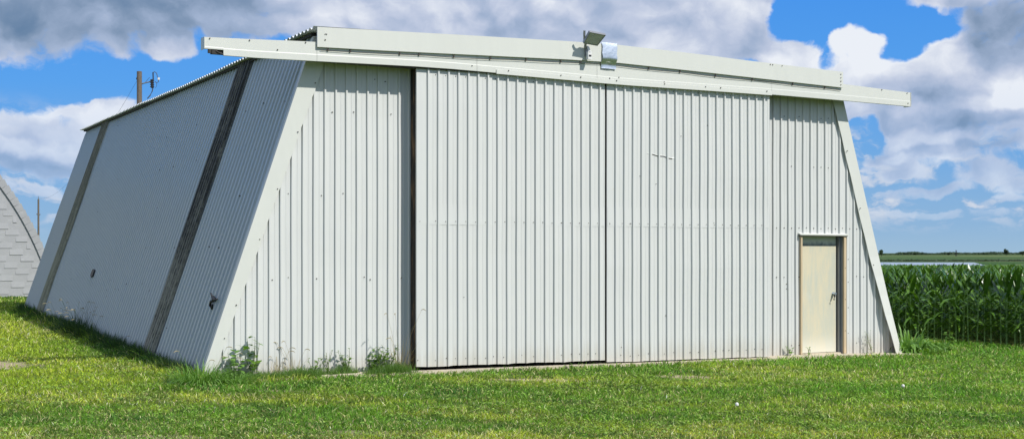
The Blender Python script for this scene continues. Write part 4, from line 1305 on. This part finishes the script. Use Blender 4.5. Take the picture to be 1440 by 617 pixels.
# thickness and the sunlit upper right sides give the modelling
offs = nt.mapping(Q2, (1, 1.35, 1), loc=(-.010, -.020, 0))
relief = (nA-nt.noise(offs, 11.0, 7, .52))*1.2
nB2 = nt.noise(nt.mapping(Q2, (1, 1.25, 1), loc=(-.05, -.08, 0)), 55.0, 6, .6)
relief2 = (nB-nB2)*.18
dk = total([(110, 22, 250, 58, .78), (250, 0, 160, 30, .35), (730, 35, 110, 30, .35), (1405, 60, 80, 50, .50), (1440, 20, 60, 40, .25), (1300, 130, 80, 22, .28), (1370, 172, 140, 12, .50), (1260, 150, 60, 14, .25), (1330, 207, 140, 9, .35), (540, 70, 160, 25, .3), (20, 225, 130, 14, .42), (1068, 66, 30, 44, .30), (930, 10, 60, 30, .15)]).mn(1.0)
br = total([(70, 180, 115, 36, .8), (150, 160, 40, 22, .3), (1125, 75, 60, 36, .9), (1215, 72, 60, 44, .95), (1312, 74, 50, 34, .8), (1425, 128, 45, 26, .9), (1180, 115, 80, 30, .5), (1372, 92, 26, 18, .35), (1000, 20, 70, 40, .30), (600, 15, 160, 25, .25), (1255, 211, 22, 8, .8), (1305, 232, 34, 12, .5), (1350, 290, 70, 8, .35), (240, 80, 35, 14, .3), (1290, 190, 120, 10, .35)])
lum = .655+br.mn(1.0)*.34-dk*.46+relief+relief2+prel*.45+(nA-.5)*.35+(nB-.5)*.10
lum = lum+(1-nt.step(.5, .95, dens))*.12
cloudc = rampc(lum, [(0.0, (104, 130, 160)), (.22, (132, 152, 178)), (.45, (164, 180, 206)), (.66, (194, 203, 223)), (.86, (222, 227, 238)), (1.0, (240, 243, 248))])
# thin scattered puffs and streaks low over the horizon
st_n = nt.noise(nt.mapping(Q2, (1, 3.4, 1), loc=(.3, .1, 0)), 20.0, 7, .6)
st_m = nt.step(.012, .035, el)*(1-nt.step(.075, .12, el))
st_a = nt.step(.455, .60, st_n+(nB-.5)*.25)*st_m*.85
low_haze = nt.step(.0, .14, el)
cloudc = nt.mix((1-low_haze)*.55, cloudc, clear)
alpha = alpha*nt.step(.0, .04, el)
streak_c = rampc(st_n+(nB-.5)*.3, [(.45, (170, 192, 222)), (.62, (208, 216, 230)), (.75, (238, 238, 240))])
base = nt.mix(st_a, base, streak_c)
skyc = nt.mix(alpha*.95, base, cloudc)
nt.put(bg.inputs[0], skyc)

# ================================================================== CAMERA
cam = bpy.data.cameras.new('camera'); co = bpy.data.objects.new('camera', cam); COL.objects.link(co)
co.location = (0, 0, 1.7); co.rotation_euler = (R(90), 0, 0)
cam.sensor_width = 36; cam.lens = 36*1823/1440
cam.shift_y = (356.5-308.5)/1440
cam.clip_start = .1; cam.clip_end = 12000
sc.camera = co
sc.view_settings.view_transform = 'Standard'; sc.view_settings.look = 'None'; sc.view_settings.exposure = 0; sc.view_settings.gamma = 1
sc.cycles.max_bounces = 8; sc.cycles.transparent_max_bounces = 8
sc.cycles.use_denoising = True
